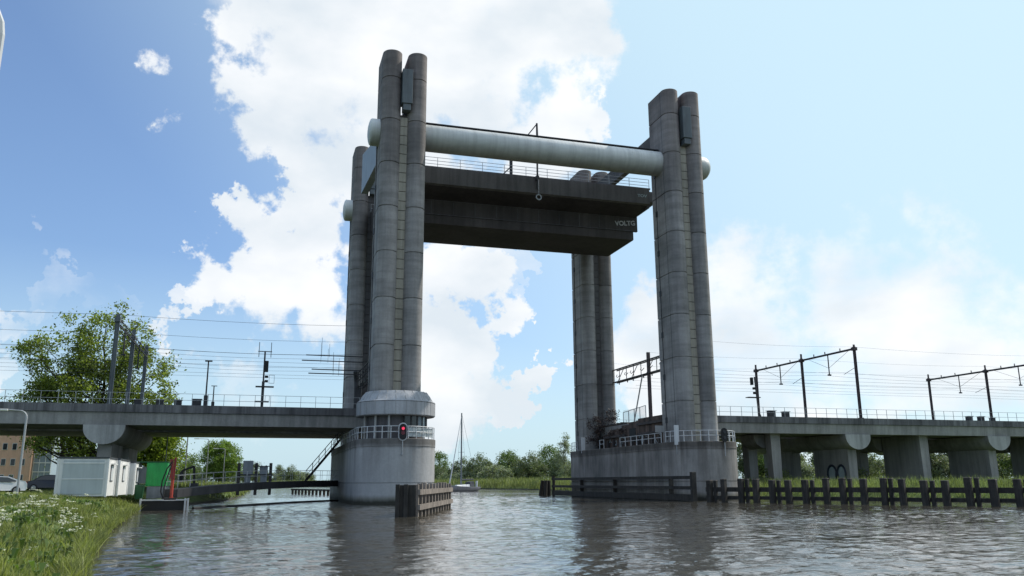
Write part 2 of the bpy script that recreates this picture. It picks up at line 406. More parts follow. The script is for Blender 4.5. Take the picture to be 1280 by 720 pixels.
def rh(d, y):
    return -.5 + .8*sm(d/.5) + .6*sm((d-.3)/2) + .75*sm((d-1)/7)
def land(name, side, sh, hf, ys, far):
    ds = [0,.12,.25,.5,.9,1.3,1.8,2.6,3.6,5,7,10,14,20,30,45,70,110,200,400,800,1500,far]
    m = MB(); v = []; f = []
    for y in ys:
        for d in ds:
            n = .06*sin(d*1.7+y*.9)*sm(d/3) + .05*sin(d*.6-y*.37)*sm(d/3)
            v.append((sh(y)+side*d, y, hf(d, y)+n))
    k = len(ds)
    for i in range(len(ys)-1):
        for j in range(k-1):
            a = i*k+j
            f.append((a, a+k, a+k+1, a+1) if side > 0 else (a, a+1, a+k+1, a+k))
    m.add(v, f); return struct(m.build(name, M['ground'], smooth=60))
ys = [-60,-30,-10] + [i*1.5 for i in range(0, 80)] + [120+i*8 for i in range(0, 60)] + [600]
ys = sorted(set(ys))
land('left_bank_ground', -1, ls, lh, ys, 5000)
land('right_bank_ground', 1, rs, rh, ys, 5000)
m = MB(); m.add([(-9000,598,1.25),(9000,598,1.25),(9000,11000,1.25),(-9000,11000,1.25)], [(0,1,2,3)])
struct(m.build('far_polder_ground', M['ground']))

# road on the left land behind the grass
def ribbon(pts, w, z):
    m = MB(); v = []
    for i, (x, y) in enumerate(pts):
        a = Vector(pts[max(i-1,0)]); b = Vector(pts[min(i+1,len(pts)-1)]); t = (b-a).normalized(); n = Vector((-t.y, t.x))
        v += [(x+n.x*w/2, y+n.y*w/2, z(x,y)), (x-n.x*w/2, y-n.y*w/2, z(x,y))]
    m.add(v, [(2*i, 2*i+1, 2*i+3, 2*i+2) for i in range(len(pts)-1)]); return m
ta = NT('asphalt'); M['asphalt'] = ta.base(ta.mul((.075,.075,.075), ta.ramp(ta.noise((1,1,1), 3, 5), [(.3,.7),(.7,1.2)])), .9)
pts = [(-32, 20+6*i) for i in range(0, 8)] + [(-31+.35*i, 68+6*i) for i in range(0, 40)]
struct(ribbon(pts, 9, lambda x, y: max(1.42, lh(ls(y)-x, y)+.16)).build('road', M['asphalt']))

# timber edging of the left shore
m = MB()
yy = [14+1.5*i for i in range(42)]
for a, b in zip(yy, yy[1:]):
    xa, xb = ls(a)+.05, ls(b)+.05
    m.add([(xa,a,-.3),(xb,b,-.3),(xb,b,.09),(xa,a,.09),(xa-.07,a,.09),(xb-.07,b,.09)], [(0,1,2,3),(3,2,5,4)])
    m.tube((xa+.03,a,-.3),(xa+.03,a,.12),.04,n=6)
tag(m.build('bank_edging', M['timber_dk']), 'low timber boarding along the curved edge of the grassy bank', 'edging')

# ------------------------------------------------------------------ grass and flowers on the near bank
def blades(m, x, y, z, h, n, spread, wd, rng, lean=.35):
    for _ in range(n):
        a = rng.uniform(0, 2*pi); px = x+rng.gauss(0, spread); py = y+rng.gauss(0, spread)
        hh = h*rng.uniform(.55, 1.25); dx = rng.gauss(0, lean)*hh; dy = rng.gauss(0, lean)*hh
        cx, cy = cos(a)*wd, sin(a)*wd
        k = len(m.v)
        m.v += [(px-cx,py-cy,z),(px+cx,py+cy,z),(px+dx*.45+cx*.7,py+dy*.45+cy*.7,z+hh*.6),(px+dx*.45-cx*.7,py+dy*.45-cy*.7,z+hh*.6),(px+dx,py+dy,z+hh)]
        m.f += [(k,k+1,k+2,k+3),(k+3,k+2,k+4)]
g_ = MB(); wd_ = MB(); fl = MB(); rng = random.Random(3)
def patchy(x, y): return .5+.25*sin(x*.8+y*.33)+.25*sin(x*.31-y*.21+1.3)
cnt = 0
while cnt < 24000:
    y = 16 + 72*rng.random()**1.45; d = 24*rng.random()**1.3
    x = ls(y)-.1-d
    if abs(atan2(x, y)) > radians(24) and y > 30: 
        if x/y < -.36: continue
    s = .5+y/45
    p = patchy(x, y)
    if rng.random() > .45+.6*p: continue
    blades(g_, x, y, lh(d, y)-.03, .19+.17*p, 4, .10*s, .010*s+.004, rng)
    cnt += 1
for _ in range(900):      # broad leaved weeds close by
    y = 17+45*rng.random()**1.6; d = 14*rng.random()**1.2; x = ls(y)-.15-d
    if rng.random() > patchy(x*1.7+4, y*1.3)+.15: continue
    z = lh(d, y); s = .6+y/60
    for _k in range(9):
        a = rng.uniform(0, 2*pi); L = rng.uniform(.10,.24); wv = L*.33; up = rng.uniform(.12,.42)
        bx, by = x+rng.gauss(0,.14), y+rng.gauss(0,.14)
        c, s2 = cos(a), sin(a); k = len(wd_.v)
        wd_.v += [(bx,by,z+.04),(bx+c*L*.5-s2*wv,by+s2*L*.5+c*wv,z+up*.8),(bx+c*L,by+s2*L,z+up*.75),(bx+c*L*.5+s2*wv,by+s2*L*.5-c*wv,z+up*.8)]
        wd_.f += [(k,k+1,k+2,k+3)]
def parsley(x, y, z, h, s=1):
    blades(g_, x, y, z, h, 2, .02, .006*s, rng, .05)
    for _k in range(rng.randint(3, 6)):
        ux, uy, uz = x+rng.gauss(0,.11), y+rng.gauss(0,.11), z+h*rng.uniform(.78,1.08)
        for _j in range(7):
            px, py, pz = ux+rng.gauss(0,.035*s), uy+rng.gauss(0,.035*s), uz+rng.gauss(0,.01)
            r_ = rng.uniform(.010,.019)*s; k = len(fl.v)
            fl.v += [(px-r_,py-r_,pz),(px+r_,py-r_,pz+rng.gauss(0,.012)),(px+r_,py+r_,pz+.012),(px-r_,py+r_,pz+rng.gauss(0,.012))]; fl.f += [(k,k+1,k+2,k+3)]
for _ in range(230):
    y = 17+58*rng.random()**1.5; d = 12*rng.random(); x = ls(y)-.4-d
    dense = patchy(x*1.9+9, y*1.1+2)
    if rng.random() > dense**3*.55+.02: continue
    parsley(x, y, lh(d, y), rng.uniform(.3,.65), .7+y/70)
for _ in range(26):        # the thick patch of blossom by the water
    y = rng.gauss(36, 4); d = abs(rng.gauss(1.2, .7)); x = ls(y)-.25-d
    parsley(x, y, lh(d, y), rng.uniform(.4,.75), 1.35)
for _ in range(2600):      # rough fringe hanging over the edge
    y = 15+66*rng.random()**1.4; x = ls(y)+.05-.35*rng.random(); s = .5+y/45
    blades(g_, x, y, .12, rng.uniform(.2,.55)*(.6+.8*patchy(x*3, y*2)), 4, .09*s, .010*s+.004, rng, .5)
tag(g_.build('bank_grass', M['grass_bl']), 'long green grass covering the near bank beside the canal', 'grass', kind='stuff')
tag(wd_.build('broad_leaved_weeds', M['weed']), 'broad leaved weeds growing among the grass of the near bank', 'weeds', kind='stuff')
tag(fl.build('cow_parsley_blossom', M['flower']), 'small white cow parsley blossoms scattered over the grassy bank', 'flowers', kind='stuff')
# right bank and far bank vegetation
rd = MB(); rng = random.Random(5)
def fringe(m, y0, y1, n, dmax, h0, h1, s, sh=rs, hf=rh, side=1):
    for _ in range(n):
        y = rng.uniform(y0, y1); d = .35+dmax*rng.random()**1.2; x = sh(y)+side*d
        hh = rng.uniform(h0, h1)*(.6+.6*sm(d/2.5)); blades(m, x, y, hf(d, y)-.05, hh, 4, .25*s, .035*s, rng, .25)
fringe(rd, 50, 125, 7000, 11, .3, .9, .8)
tag(rd.build('bank_undergrowth', M['leaf_bush']), 'tangled green undergrowth on the bank behind the timber fender', 'undergrowth', kind='stuff')
rd = MB()
fringe(rd, 130, 420, 7000, 10, .8, 1.7, 2.2)
fringe(rd, 105, 330, 2500, 8, .3, .8, 2, ls, lh, -1)
fringe(rd, 420, 600, 1500, 14, .9, 1.8, 4)
tag(rd.build('far_reeds', M['reed']), 'pale reeds and grass along the distant canal bank', 'reeds', kind='stuff')

# ------------------------------------------------------------------ trees
def leaf_cloud(m, lobes, clumps, per, rc, ls_, rng, cpos=None):
    tot = sum(l[3]*l[4]*l[5] for l in lobes)
    cs_ = []
    for l in lobes:
        k = max(1, int(clumps*l[3]*l[4]*l[5]/tot))
        for _ in range(k):
            while True:
                a = Vector((rng.uniform(-1,1), rng.uniform(-1,1), rng.uniform(-1,1)))
                if .30 < a.length < 1 and rng.random() < a.length**1.2: break
            c = Vector((l[0]+a.x*l[3], l[1]+a.y*l[4], l[2]+a.z*l[5])); cs_.append(c)
            r_ = rc*rng.uniform(.55, 1.3)
            for _j in range(int(per*rng.uniform(.5,1.4))):
                b = Vector((rng.gauss(0,1), rng.gauss(0,1), rng.gauss(0,.75))); b *= r_*.5
                p = c+b
                n = Vector((rng.gauss(0,1), rng.gauss(0,1), rng.gauss(.5,1))).normalized(); u = n.orthogonal().normalized(); v = n.cross(u)
                t = rng.uniform(0, 2*pi); u, v = u*cos(t)+v*sin(t), v*cos(t)-u*sin(t)
                s_ = ls_*rng.uniform(.6, 1.35); k2 = len(m.v)
                m.v += [tuple(p-u*s_), tuple(p-v*s_*.55), tuple(p+u*s_), tuple(p+v*s_*.55)]; m.f += [(k2,k2+1,k2+2,k2+3)]
    return cs_
def tree(name, label, cat, loc, h, lobes, clumps, per, rc, ls_, leaf, seed, trunk_r, group=None, stems=((0,0),), nb=40):
    rng = random.Random(seed)
    t = thing(name, label, cat, loc, group)
    x0, y0, z0 = loc
    L = [(x0+a, y0+b, z0+c, d, e, f) for a, b, c, d, e, f in lobes]
    cr_ = MB(); cs_ = leaf_cloud(cr_, L, clumps, per, rc, ls_, rng); cr_.build('crown', M[leaf], t)
    tr = MB()
    for sx_, sy_ in stems:
        top = Vector((x0+sx_*2.2, y0+sy_*2.2, z0+h*.86)); ptsx = []
        for i in range(8):
            f = i/7; ptsx.append((x0+sx_*(.25+f*1.9)+rng.gauss(0,.012*h)*f, y0+sy_*(.25+f*1.9)+rng.gauss(0,.012*h)*f, z0-.3+(h*.86)*f))
        tr.path(ptsx, trunk_r, 8, trunk_r*.15)
        for _ in range(nb//len(stems)):
            c = rng.choice(cs_); f = rng.uniform(.2,.8)
            hz_ = max(z0+h*.15, min(c.z-1, z0+h*.8*f)); i = (hz_-z0)/(h*.86)*7; i0 = min(6, int(i)); a = Vector(ptsx[i0]).lerp(Vector(ptsx[i0+1]), i-i0)
            if (c-a).length > h*.5: continue
            mid = a.lerp(c, .5)+Vector((0,0,-.04*h)); tr.path([a, mid, c], trunk_r*.32, 5, trunk_r*.06)
    tr.build('trunk', M['bark'], t)
    return t
# the big poplar group beyond the left viaduct
tree('poplar_tree', 'tall green poplar with several stems rising behind the left viaduct', 'tree', (-24.5,141,2.0), 29,
     [(-5.5,0,19,5.5,5,6.5),(1,1,20.5,6,5,7.5),(-1,0,12.5,8.5,6,7),(6.5,0,15,5,4.5,7),(-7,0,10,4.5,4,5.5),(8.0,0,9.5,4.5,4,5),(0,0,6.5,8,5,3.5),(-9.6,0,18.5,1.8,1.8,2.2)],
     540, 84, 1.45, .215, 'leaf_a', 21, .42, stems=((-1.7,0),(.3,.6),(2.0,-.4)), nb=90)
tree('willow_tree', 'bright yellow green tree behind the green container under the viaduct', 'tree', (-14.9,132,2.0), 10,
     [(-1.5,0,6,3.4,3,4.2),(1.8,0,4.6,2.6,2.4,3.2),(.6,0,7.4,2.4,2.4,2.8)], 280, 90, 1.2, .18, 'leaf_b', 22, .25)
tree('plane_tree', 'leafy green tree beside the orange building seen under the viaduct', 'tree', (-30.0,150,2.0), 11,
     [(0,0,7.5,4.2,3,4),(3,1,5.5,3,3,3.5),(-2.5,0,9.5,2.5,2.5,2.5)], 90, 50, 1.5, .22, 'leaf_a', 23, .5)
tree('maple_tree', 'round dense maple standing alone beyond the footbridge', 'tree', (-8.1,200,2.0), 9.6,
     [(0,0,5.3,4.3,4,4.0),(.6,0,3.4,3.9,3.5,2.2),(-.3,0,7.4,2.7,2.6,2.1)], 280, 110, .9, .15, 'leaf_d', 24, .28)
tree('shrubby_tree', 'darker low tree just right of the red loader crane', 'tree', (-13.0,170,2.0), 5.5,
     [(0,0,2.9,2.6,2.2,2.6)], 40, 50, 1.0, .16, 'leaf_c', 25, .18)
tree('slender_poplar_tree', 'tall pale poplar beside the left end of the right bridge pier', 'tree', (81.5,222,1.3), 15,
     [(0,0,8,1.7,1.7,5.5),(.5,0,12,1.1,1.1,2.6),(-.6,0,4.5,1.8,1.6,3)], 90, 50, .9, .16, 'leaf_pale', 26, .2)
# far tree line: a few prototypes, copied
rng = random.Random(9)
GRP = 'trees lining the distant far bank'
protos = []
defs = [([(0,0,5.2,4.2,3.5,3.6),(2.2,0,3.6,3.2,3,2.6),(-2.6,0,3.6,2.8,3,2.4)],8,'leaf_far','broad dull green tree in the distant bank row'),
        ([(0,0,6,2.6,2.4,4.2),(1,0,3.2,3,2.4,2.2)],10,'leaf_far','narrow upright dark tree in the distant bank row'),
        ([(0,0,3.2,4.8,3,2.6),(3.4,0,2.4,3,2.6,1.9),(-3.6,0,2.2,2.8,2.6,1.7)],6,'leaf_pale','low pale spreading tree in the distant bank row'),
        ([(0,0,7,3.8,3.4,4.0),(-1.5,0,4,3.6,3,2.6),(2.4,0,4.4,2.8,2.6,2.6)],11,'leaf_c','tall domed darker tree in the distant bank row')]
def fartree(i, loc, sc, rot):
    lobes, h, leaf, lab = defs[i]
    if i >= len(protos):
        t = tree('bankside_tree', lab, 'tree', (0,0,0), h, lobes, 90, 75, 1.25, .22, leaf, 40+i, .2, GRP, nb=26); protos.append(t)
        t.location = loc; t.rotation_euler = (0,0,rot); t.scale = (sc,)*3; t['p'] = 1; del t['p']
    else:
        t = copy_tree(protos[i]); t.location = loc; t.rotation_euler = (0,0,rot); t.scale = (sc,)*3
    return t
# first the four prototypes at real places
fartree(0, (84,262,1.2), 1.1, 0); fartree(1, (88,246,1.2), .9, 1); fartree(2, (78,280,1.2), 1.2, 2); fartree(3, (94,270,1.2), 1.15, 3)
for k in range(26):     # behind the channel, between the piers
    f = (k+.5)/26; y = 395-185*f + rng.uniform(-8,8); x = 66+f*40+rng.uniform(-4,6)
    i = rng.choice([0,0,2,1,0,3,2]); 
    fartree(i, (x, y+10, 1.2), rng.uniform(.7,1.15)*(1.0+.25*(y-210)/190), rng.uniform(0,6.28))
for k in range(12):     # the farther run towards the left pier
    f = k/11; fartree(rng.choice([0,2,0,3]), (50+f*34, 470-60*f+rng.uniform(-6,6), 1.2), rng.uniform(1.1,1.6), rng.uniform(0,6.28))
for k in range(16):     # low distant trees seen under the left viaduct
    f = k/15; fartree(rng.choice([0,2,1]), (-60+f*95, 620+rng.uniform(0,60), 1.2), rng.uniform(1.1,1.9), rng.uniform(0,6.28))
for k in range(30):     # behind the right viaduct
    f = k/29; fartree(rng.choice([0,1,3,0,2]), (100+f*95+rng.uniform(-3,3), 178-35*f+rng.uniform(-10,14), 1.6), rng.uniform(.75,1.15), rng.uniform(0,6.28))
# shrubs behind the fender on the right bank
GS = 'shrubs growing under the right viaduct'
sp = tree('shrub', 'leafy shrub growing between the right viaduct walls', 'shrub', (0,0,0), 2.6, [(0,0,1.2,1.5,1.2,1.1),(1,0,.9,1,1,.8)], 28, 34, .6, .12, 'leaf_bush', 60, .05, GS, nb=14)
spots = [(57.5,101,.9),(60,108,1.2),(63,116,1.2),(70,103,1.0),(73,112,1.3),(84,104,1.0),(86.5,110,1.3),(95,103,1.0),(97,112,1.2),(108,104,1.0),(58,124,1.3),(82,122,1.4),(94,124,1.4),(106,120,1.3)]
for k, (x, y, s) in enumerate(spots):
    if k == 0: sp.location = (x,y,1.4); sp.scale = (s,)*3
    else:
        c = copy_tree(sp); c.location = (x,y,1.45); c.scale = (s,)*3; c.rotation_euler = (0,0,k*1.3)
# hedgerow masses far away
hd = MB(); rng = random.Random(12)
leaf_cloud(hd, [(72+i*3.2, 372-i*13, 2.2, 6,4,1.9) for i in range(12)]+[(112+i*8, 172-i*3.5, 2.6, 6,4,2.2) for i in range(12)], 520, 50, 1.8, .3, rng)
tag(hd.build('hedgerow', M['leaf_far']), 'low continuous hedgerow mass at the foot of the distant trees', 'hedge', kind='stuff')

# ------------------------------------------------------------------ bridge towers
def stadium(cx, r, yf, yb, n=20):
    p = [(cx + r*cos(a), yf + r*sin(a)) for a in [pi + pi*i/n for i in range(n+1)]]
    return p + [(cx+r, yb), (cx-r, yb)]
JOINTS = [6.2+5.26*i for i in range(1, 9)]
TOP = 51.7
def leg_mesh(cx, r, y0):
    m = MB(); rings = []; base = stadium(cx, r, y0, y0+3.75); sm_ = stadium(cx, r-.11, y0, y0+3.64)
    def ring(pl, z): rings.append([(x, y, z) for x, y in pl])
    ring(base, 6.2)
    for z in JOINTS: ring(base, z-.06); ring(sm_, z-.05); ring(sm_, z+.05); ring(base, z+.06)
    ring(base, TOP-.06); ring(stadium(cx, r-.06, y0, y0+3.7), TOP)
    m.rings(rings)
    # construction seam beside the rounded nose
    return m
def make_tower(label, cx0, y0, drum=False, strip='strip'):
    t = thing('bridge_tower', label, 'tower', (cx0+1.5, y0+1.2, 6.5), 'concrete twin leg towers of the lift bridge')
    for k in (0, 1): 
        l = leg_mesh(cx0+3.0*k, 1.13, y0).build('leg', M['leg'], t, smooth=35)
        s_ = MB()
        for sx_ in (-1, 1): s_.box(cx0+3*k+sx_*1.13-.012, cx0+3*k+sx_*1.13+.012, y0+.28, y0+.34, 6.5, TOP-.1)
        s_.build('seam', M['steel_dark'], l)
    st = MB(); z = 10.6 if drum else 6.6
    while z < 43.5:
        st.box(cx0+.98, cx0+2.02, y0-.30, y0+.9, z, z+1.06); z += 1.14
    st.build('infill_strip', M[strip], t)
    MB().box(cx0+1.0, cx0+2.0, y0-.2, y0+.8, 6.6, 43.9).build('strip_joint', M['conc_span2'], t)
    MB().box(cx0+.95, cx0+2.05, y0+2.9, y0+3.5, 6.5, 45.2).build('rear_infill', M['conc_dark'], t)
    hb = MB().box(cx0+1.05, cx0+2.25, y0-1.55, y0-.2, 44.9, 49.2); hb.box(cx0+1.2, cx0+2.1, y0-1.4, y0-.3, 44.1, 44.9)
    hb.build('sheave_housing', M['steel_grey'], t, bevel=.04)
    rl = MB()
    for zz in range(8, 50, 1): pass
    rl.tube((cx0-1.17, y0+2.6, 7), (cx0-1.17, y0+2.6, 44), .05, n=6)
    for zz in [9+5.26*i for i in range(7)]: rl.box(cx0-1.24, cx0-1.10, y0+2.4, y0+2.8, zz, zz+.7)
    rl.build('guide_rail', M['steel_dark'], t)
    return t
FX, BX = 12.38, 48.5
tFL = make_tower('front left bridge tower standing over the round control room', FX, 90, True)
tFR = make_tower('front right bridge tower, the nearer one on the long right pier', BX, 90)
tRL = make_tower('rear left bridge tower, half hidden behind the control room tower', FX, 120, strip='conc_span')  # rear towers: dark strip stands for the shaded gap between legs
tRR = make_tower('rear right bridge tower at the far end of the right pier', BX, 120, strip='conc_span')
# crossbeam tubes
def make_tube(label, y, ):
    m = MB(); n = 40; zc = 42.2; r = 1.6
    prof = [(9.95,.0),(10.0,.75),(10.1,1.2),(10.22,1.5),(10.35,r),(47.0,r),(53.4,r),(53.9,1.52),(54.25,1.3),(54.5,.95),(54.62,.5),(54.65,0.01)]
    prof[0] = (9.95,.01)
    rg = [[(x, y+q*cos(2*pi*i/n), zc+q*sin(2*pi*i/n)) for i in range(n)] for x, q in prof]
    t = thing('crossbeam_tube', label, 'tube beam', (31.4, y, zc))
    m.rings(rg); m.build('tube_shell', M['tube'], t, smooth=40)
    wk = MB().box(16.6, 47.3, y-.55, y+.55, zc+r+.10, zc+r+.2)
    for i in range(16): wk.box(17+2*i, 17.1+2*i, y-.5, y+.5, zc+r-.15, zc+r+.1)
    wk.build('walkway_grating', M['steel_dark'], t)
    return t
make_tube('pale grey tube joining the two front tower tops', 91.7)
make_tube('second pale grey tube joining the rear towers behind the raised span', 121.7)
# longitudinal beams
o = MB().prism_x([(93.76,46.9),(118.8,46.9),(118.8,44.9),(93.76,44.9)], 47.45, 48.25).build('longitudinal_beam', M['conc_span'])
tag(o, 'dark beam running back between the two right tower heads', 'beam')
o = MB().prism_x([(93.9,42.6),(101.0,44.3),(109.3,46.4),(109.3,40.7),(93.9,39.1)], 11.3, 12.2).build('longitudinal_beam', M['beam_grey'])
tag(o, 'slanting grey box beam between the two left towers', 'beam')

# ------------------------------------------------------------------ raised span
sp_ = thing('lift_span', 'raised dark concrete railway span hanging between the four towers', 'bridge span', (32, 109, 39))
X0, X1 = 13.9, 49.8
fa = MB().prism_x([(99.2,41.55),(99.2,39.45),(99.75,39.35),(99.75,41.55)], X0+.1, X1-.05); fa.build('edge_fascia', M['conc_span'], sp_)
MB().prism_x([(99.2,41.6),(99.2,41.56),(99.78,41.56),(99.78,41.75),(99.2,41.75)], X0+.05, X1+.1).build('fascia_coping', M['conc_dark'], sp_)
bxm = MB().prism_x([(99.76,41.5),(99.76,39.3),(103.55,38.75),(103.55,41.5)], X0, X1-.2); bxm.build('cantilever_slab', M['soffit_shade'], sp_)
bx2 = MB()
bx2.prism_x([(103.6,41.45),(103.6,36.75),(104.0,36.75),(104.0,41.45)], X0, X1+.0)
bx2.box(X0, X1-.62, 103.72, 103.95, 35.52, 36.72)
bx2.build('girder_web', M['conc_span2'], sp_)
MB().prism_x([(103.97,36.7),(103.97,35.5),(112.9,35.5),(115.8,36.8),(120,39.3),(120,41.5),(104.05,41.5),(104.05,36.7)], X0, X1-.6).build('box_girder', M['soffit_shade'], sp_)
jt = MB()
for i in range(1, 12): jt.box(X0+3*i, X0+3*i+.1, 103.56, 103.62, 36.85, 38.6)
for zz, yy in ((36.72,103.54),(38.7,103.5)): jt.box(X0, X1-.7, yy, yy+.1, zz, zz+.09)
jt.build('girder_joint', M['conc_dark'], sp_)
eb = MB().box(X1-.2, X1+1.0, 99.3, 103.4, 39.75, 41.3); eb.prism_y([(X1-.2,39.8),(X1+.35,39.6),(X1+.2,39.1),(X1-.2,38.9)], 99.9, 103.5)
eb.build('bearing_bracket', M['conc_dark'], sp_, bevel=.05)
def railing(m, p, q, h, step, r=.03, rails=(1.0,.5), mesh=False):
    p = Vector(p); q = Vector(q); L = (q-p).length; n = max(1, round(L/step))
    for i in range(n+1):
        a = p.lerp(q, i/n); m.tube(a, a+Vector((0,0,h)), r*1.15, n=4)
    for f in rails: m.tube(p+Vector((0,0,h*f)), q+Vector((0,0,h*f)), r, n=4)
    return m
railing(MB(), (X0,99.4,41.7), (X1,99.4,41.7), 1.35, 2.9, .035, (1,.66,.33)).build('railing', M['galv'], sp_)
railing(MB(), (X0,119.6,41.5), (X1,119.6,41.5), 1.3, 2.9, .035, (1,.5)).build('railing', M['galv'], sp_)
# painted letters on the girder
def text_mesh(txt, size, name, mat, parent, mtx):
    cu = bpy.data.curves.new('letters', 'FONT'); cu.body = txt; cu.size = size; cu.offset = .03*size; cu.extrude = .004
    ob = bpy.data.objects.new('letters', cu); C.objects.link(ob); dg = bpy.context.evaluated_depsgraph_get()
    me = bpy.data.meshes.new_from_object(ob.evaluated_get(dg)); bpy.data.objects.remove(ob, do_unlink=True)
    me.transform(mtx); off = Vector((0,0,0)); p = parent
    while p is not None: off += p.location; p = p.parent
    me.transform(Matrix.Translation(-off)); me.materials.clear(); me.materials.append(mat); me.name = name
    o = bpy.data.objects.new(name, me); C.objects.link(o); o.parent = parent; return o
text_mesh('VOLTG', .95, 'graffiti_lettering', M['white_ink'], sp_, Matrix.Translation((46.4,103.58,37.4)) @ Matrix.Rotation(radians(-5),4,'Y') @ Matrix.Rotation(radians(90),4,'X'))
text_mesh('TOV', .55, 'graffiti_lettering', M['ice_ink'], sp_, Matrix.Translation((47.9,99.17,40.35)) @ Matrix.Scale(1.25,4,(1,0,0)) @ Matrix.Rotation(radians(90),4,'X'))
# navigation signal mast on the span
nm = thing('navigation_mast', 'thin mast with triangular bracket and ring lantern on the raised span', 'mast', (32.9,98.95,41.6))
MB().tube((33.3,98.95,39.9),(33.3,98.95,49.3),.13,n=8).tube((33.3,98.95,49.2),(31.9,98.95,47.3),.08,n=6).tube((31.9,98.95,47.3),(33.3,98.95,47.2),.07,n=6).box(33.1,33.5,98.8,99.2,41.2,41.8).tube((33.38,98.95,49.2),(33.45,98.95,47.0),.06,n=6).build('post', M['steel_dark'], nm)
rg = MB(); N = 20
rg.path([(33.4+.34*cos(2*pi*i/N), 98.8, 38.75+.34*sin(2*pi*i/N)) for i in range(N+1)], .09, 6); rg.tube((33.4,98.8,39.1),(33.4,98.8,41.2),.05,n=6)
rg.build('ring_lantern', M['galv'], nm)
nb_ = thing('span_bracket', 'short dark post with diagonal brace behind the raised span railing', 'bracket', (29.6,100.4,41.6))
MB().tube((30.0,100.4,41.5),(30.0,100.4,45.5),.14,n=6).tube((30.2,100.4,41.5),(30.2,100.4,45.5),.10,n=6).tube((28.5,100.4,41.6),(30.0,100.4,43.2),.09,n=6).build('braced_post', M['steel_dark'], nb_)

# ------------------------------------------------------------------ piers
def pill(cx, r, y0, y1, n=24):
    return [(cx+r*cos(a), y0+r*sin(a)) for a in [pi+pi*i/n for i in range(n+1)]] + [(cx+r*cos(a), y1+r*sin(a)) for a in [pi*i/n for i in range(n+1)]]
def make_pier(label, cx, r, y0, y1, mat='pier'):
    t = thing('bridge_pier', label, 'pier', (cx, (y0+y1)/2, 0))
    m = MB(); P = lambda rr, z: [(x, y, z) for x, y in pill(cx, rr, y0, y1)]
    m.rings([P(r,-1.5), P(r,2.04), P(r-.08,2.06), P(r-.08,2.14), P(r,2.16), P(r,5.75), P(r+.05,5.8), P(r+.05,6.52), P(r,6.57)])
    m.build('concrete_body', M[mat], t, smooth=35)
    return t
pL = make_pier('long round ended concrete pier under the left towers', 13.87, 4.25, 90, 119.3)
pR = make_pier('long stained concrete pier under the two right towers', 50.0, 4.4, 90, 120.5, 'pier_dirty')
def arc_rail(cx, cy, r, a0, a1, n, z, h, parent, mat, rails=(1,.55), tail=None, name='railing', rad=.045):
    m = MB(); P = [Vector((cx+r*cos(radians(a0+(a1-a0)*i/n)), cy+r*sin(radians(a0+(a1-a0)*i/n)), z)) for i in range(n+1)]
    if tail: P = [Vector((P[0].x, tail, z))] + P if tail else P
    for i, p in enumerate(P):
        m.tube(p, p+Vector((0,0,h)), rad*1.1, n=5)
        if i:
            for f in rails: m.tube(P[i-1]+Vector((0,0,h*f)), p+Vector((0,0,h*f)), rad, n=5)
    return m.build(name, mat, parent)
arc_rail(13.87, 90, 4.15, 180, 355, 14, 6.55, 1.25, pL, M['rail_white'])
m = MB(); railing(m, (9.72,90,6.55), (9.72,118,6.55), 1.25, 1.8, .04, (1,.55)); m.build('railing', M['rail_white'], pL)
mk = MB()
for i in range(9):       # wind screen on the right half of the platform
    a0, a1 = radians(280+8*i), radians(287.6+8*i)
    p = [(13.87+4.02*cos(a), 90+4.02*sin(a)) for a in (a0, a1)]
    mk.add([(p[0][0],p[0][1],6.75),(p[1][0],p[1][1],6.75),(p[1][0],p[1][1],7.7),(p[0][0],p[0][1],7.7)], [(0,1,2,3)])
mk.build('wind_screen', M['cabin_g'], pL)
arc_rail(50.0, 90, 4.3, 182, 372, 15, 6.55, 1.25, pR, M['rail_white'])
m = MB(); railing(m, (45.72,91,6.55), (45.72,103,6.55), 1.2, 1.7, .045, (1,.55)); railing(m, (45.72,108.5,6.55), (45.72,110,6.55), 1.2, 1.2, .04, (1,.55)); railing(m, (45.8,119,6.55), (46.4,123,6.55), 1.4, 1.1, .04, (1,.6,.3)); railing(m, (54.3,91,6.55), (54.3,97,6.55), 1.2, 1.7, .04, (1,.55)); m.build('railing', M['rail_white'], pR)
bd = thing('gauge_board', 'white board in front of the front right tower foot', 'board', (46.0,88.0,6.5), 'white boards on the right pier')
MB().box(45.75,46.35,87.7,87.78,6.2,8.45).build('panel', M['sign_w'], bd, bevel=.02); MB().tube((46.05,87.85,5.2),(46.05,87.85,8.3),.05,n=6).build('post', M['galv'], bd)
dup(bd, (45.75,116.8,6.5), 'white board near the rear right tower foot')
nb2 = tag(MB().box(45.7,46.9,92.4,92.46,7.9,8.7).build('small_notice', M['conc_light']), 'small pale square notice beside the white board on the right pier', 'notice')
# timber waling on the right pier
tw = thing('pier_fender', 'dark horizontal timber fender along the water side of the right pier', 'fender', (44.6,105,0))
for z0, z1 in ((2.35,2.7),(1.25,1.6),(.05,.75)): MB().box(44.75,45.05,82.5,128,z0,z1).build('waling', M['timber_dk'], tw)
m = MB()
for yb in (88.0, 104.0, 116.0): MB().box(45.05,45.5,yb,yb+.3,-1,2.5).build('packing_block', M['timber_dk'], tw)
for y in (127.3,): MB().tube((44.9,y,-1),(44.9,y,3.0),.25,n=8).build('end_post', M['timber_dk'], tw)
MB().box(44.6,45.15,82.0,82.5,-1,3.1).build('end_post', M['timber_dk'], tw, bevel=.05)
dl = thing('mooring_dolphin', 'small timber dolphin at the far left end of the right pier fender', 'dolphin', (44.6,130,0))
for dx, dy in ((0,0),(.7,.3),(.2,1.1),(-.5,.6),(.9,1.2)): MB().tube((44.2+dx*1.3,129.5+dy*1.6,-1),(44.5+dx*.8,129.8+dy,2.3),.3,n=8).build('pile', M['timber_dk'], dl)

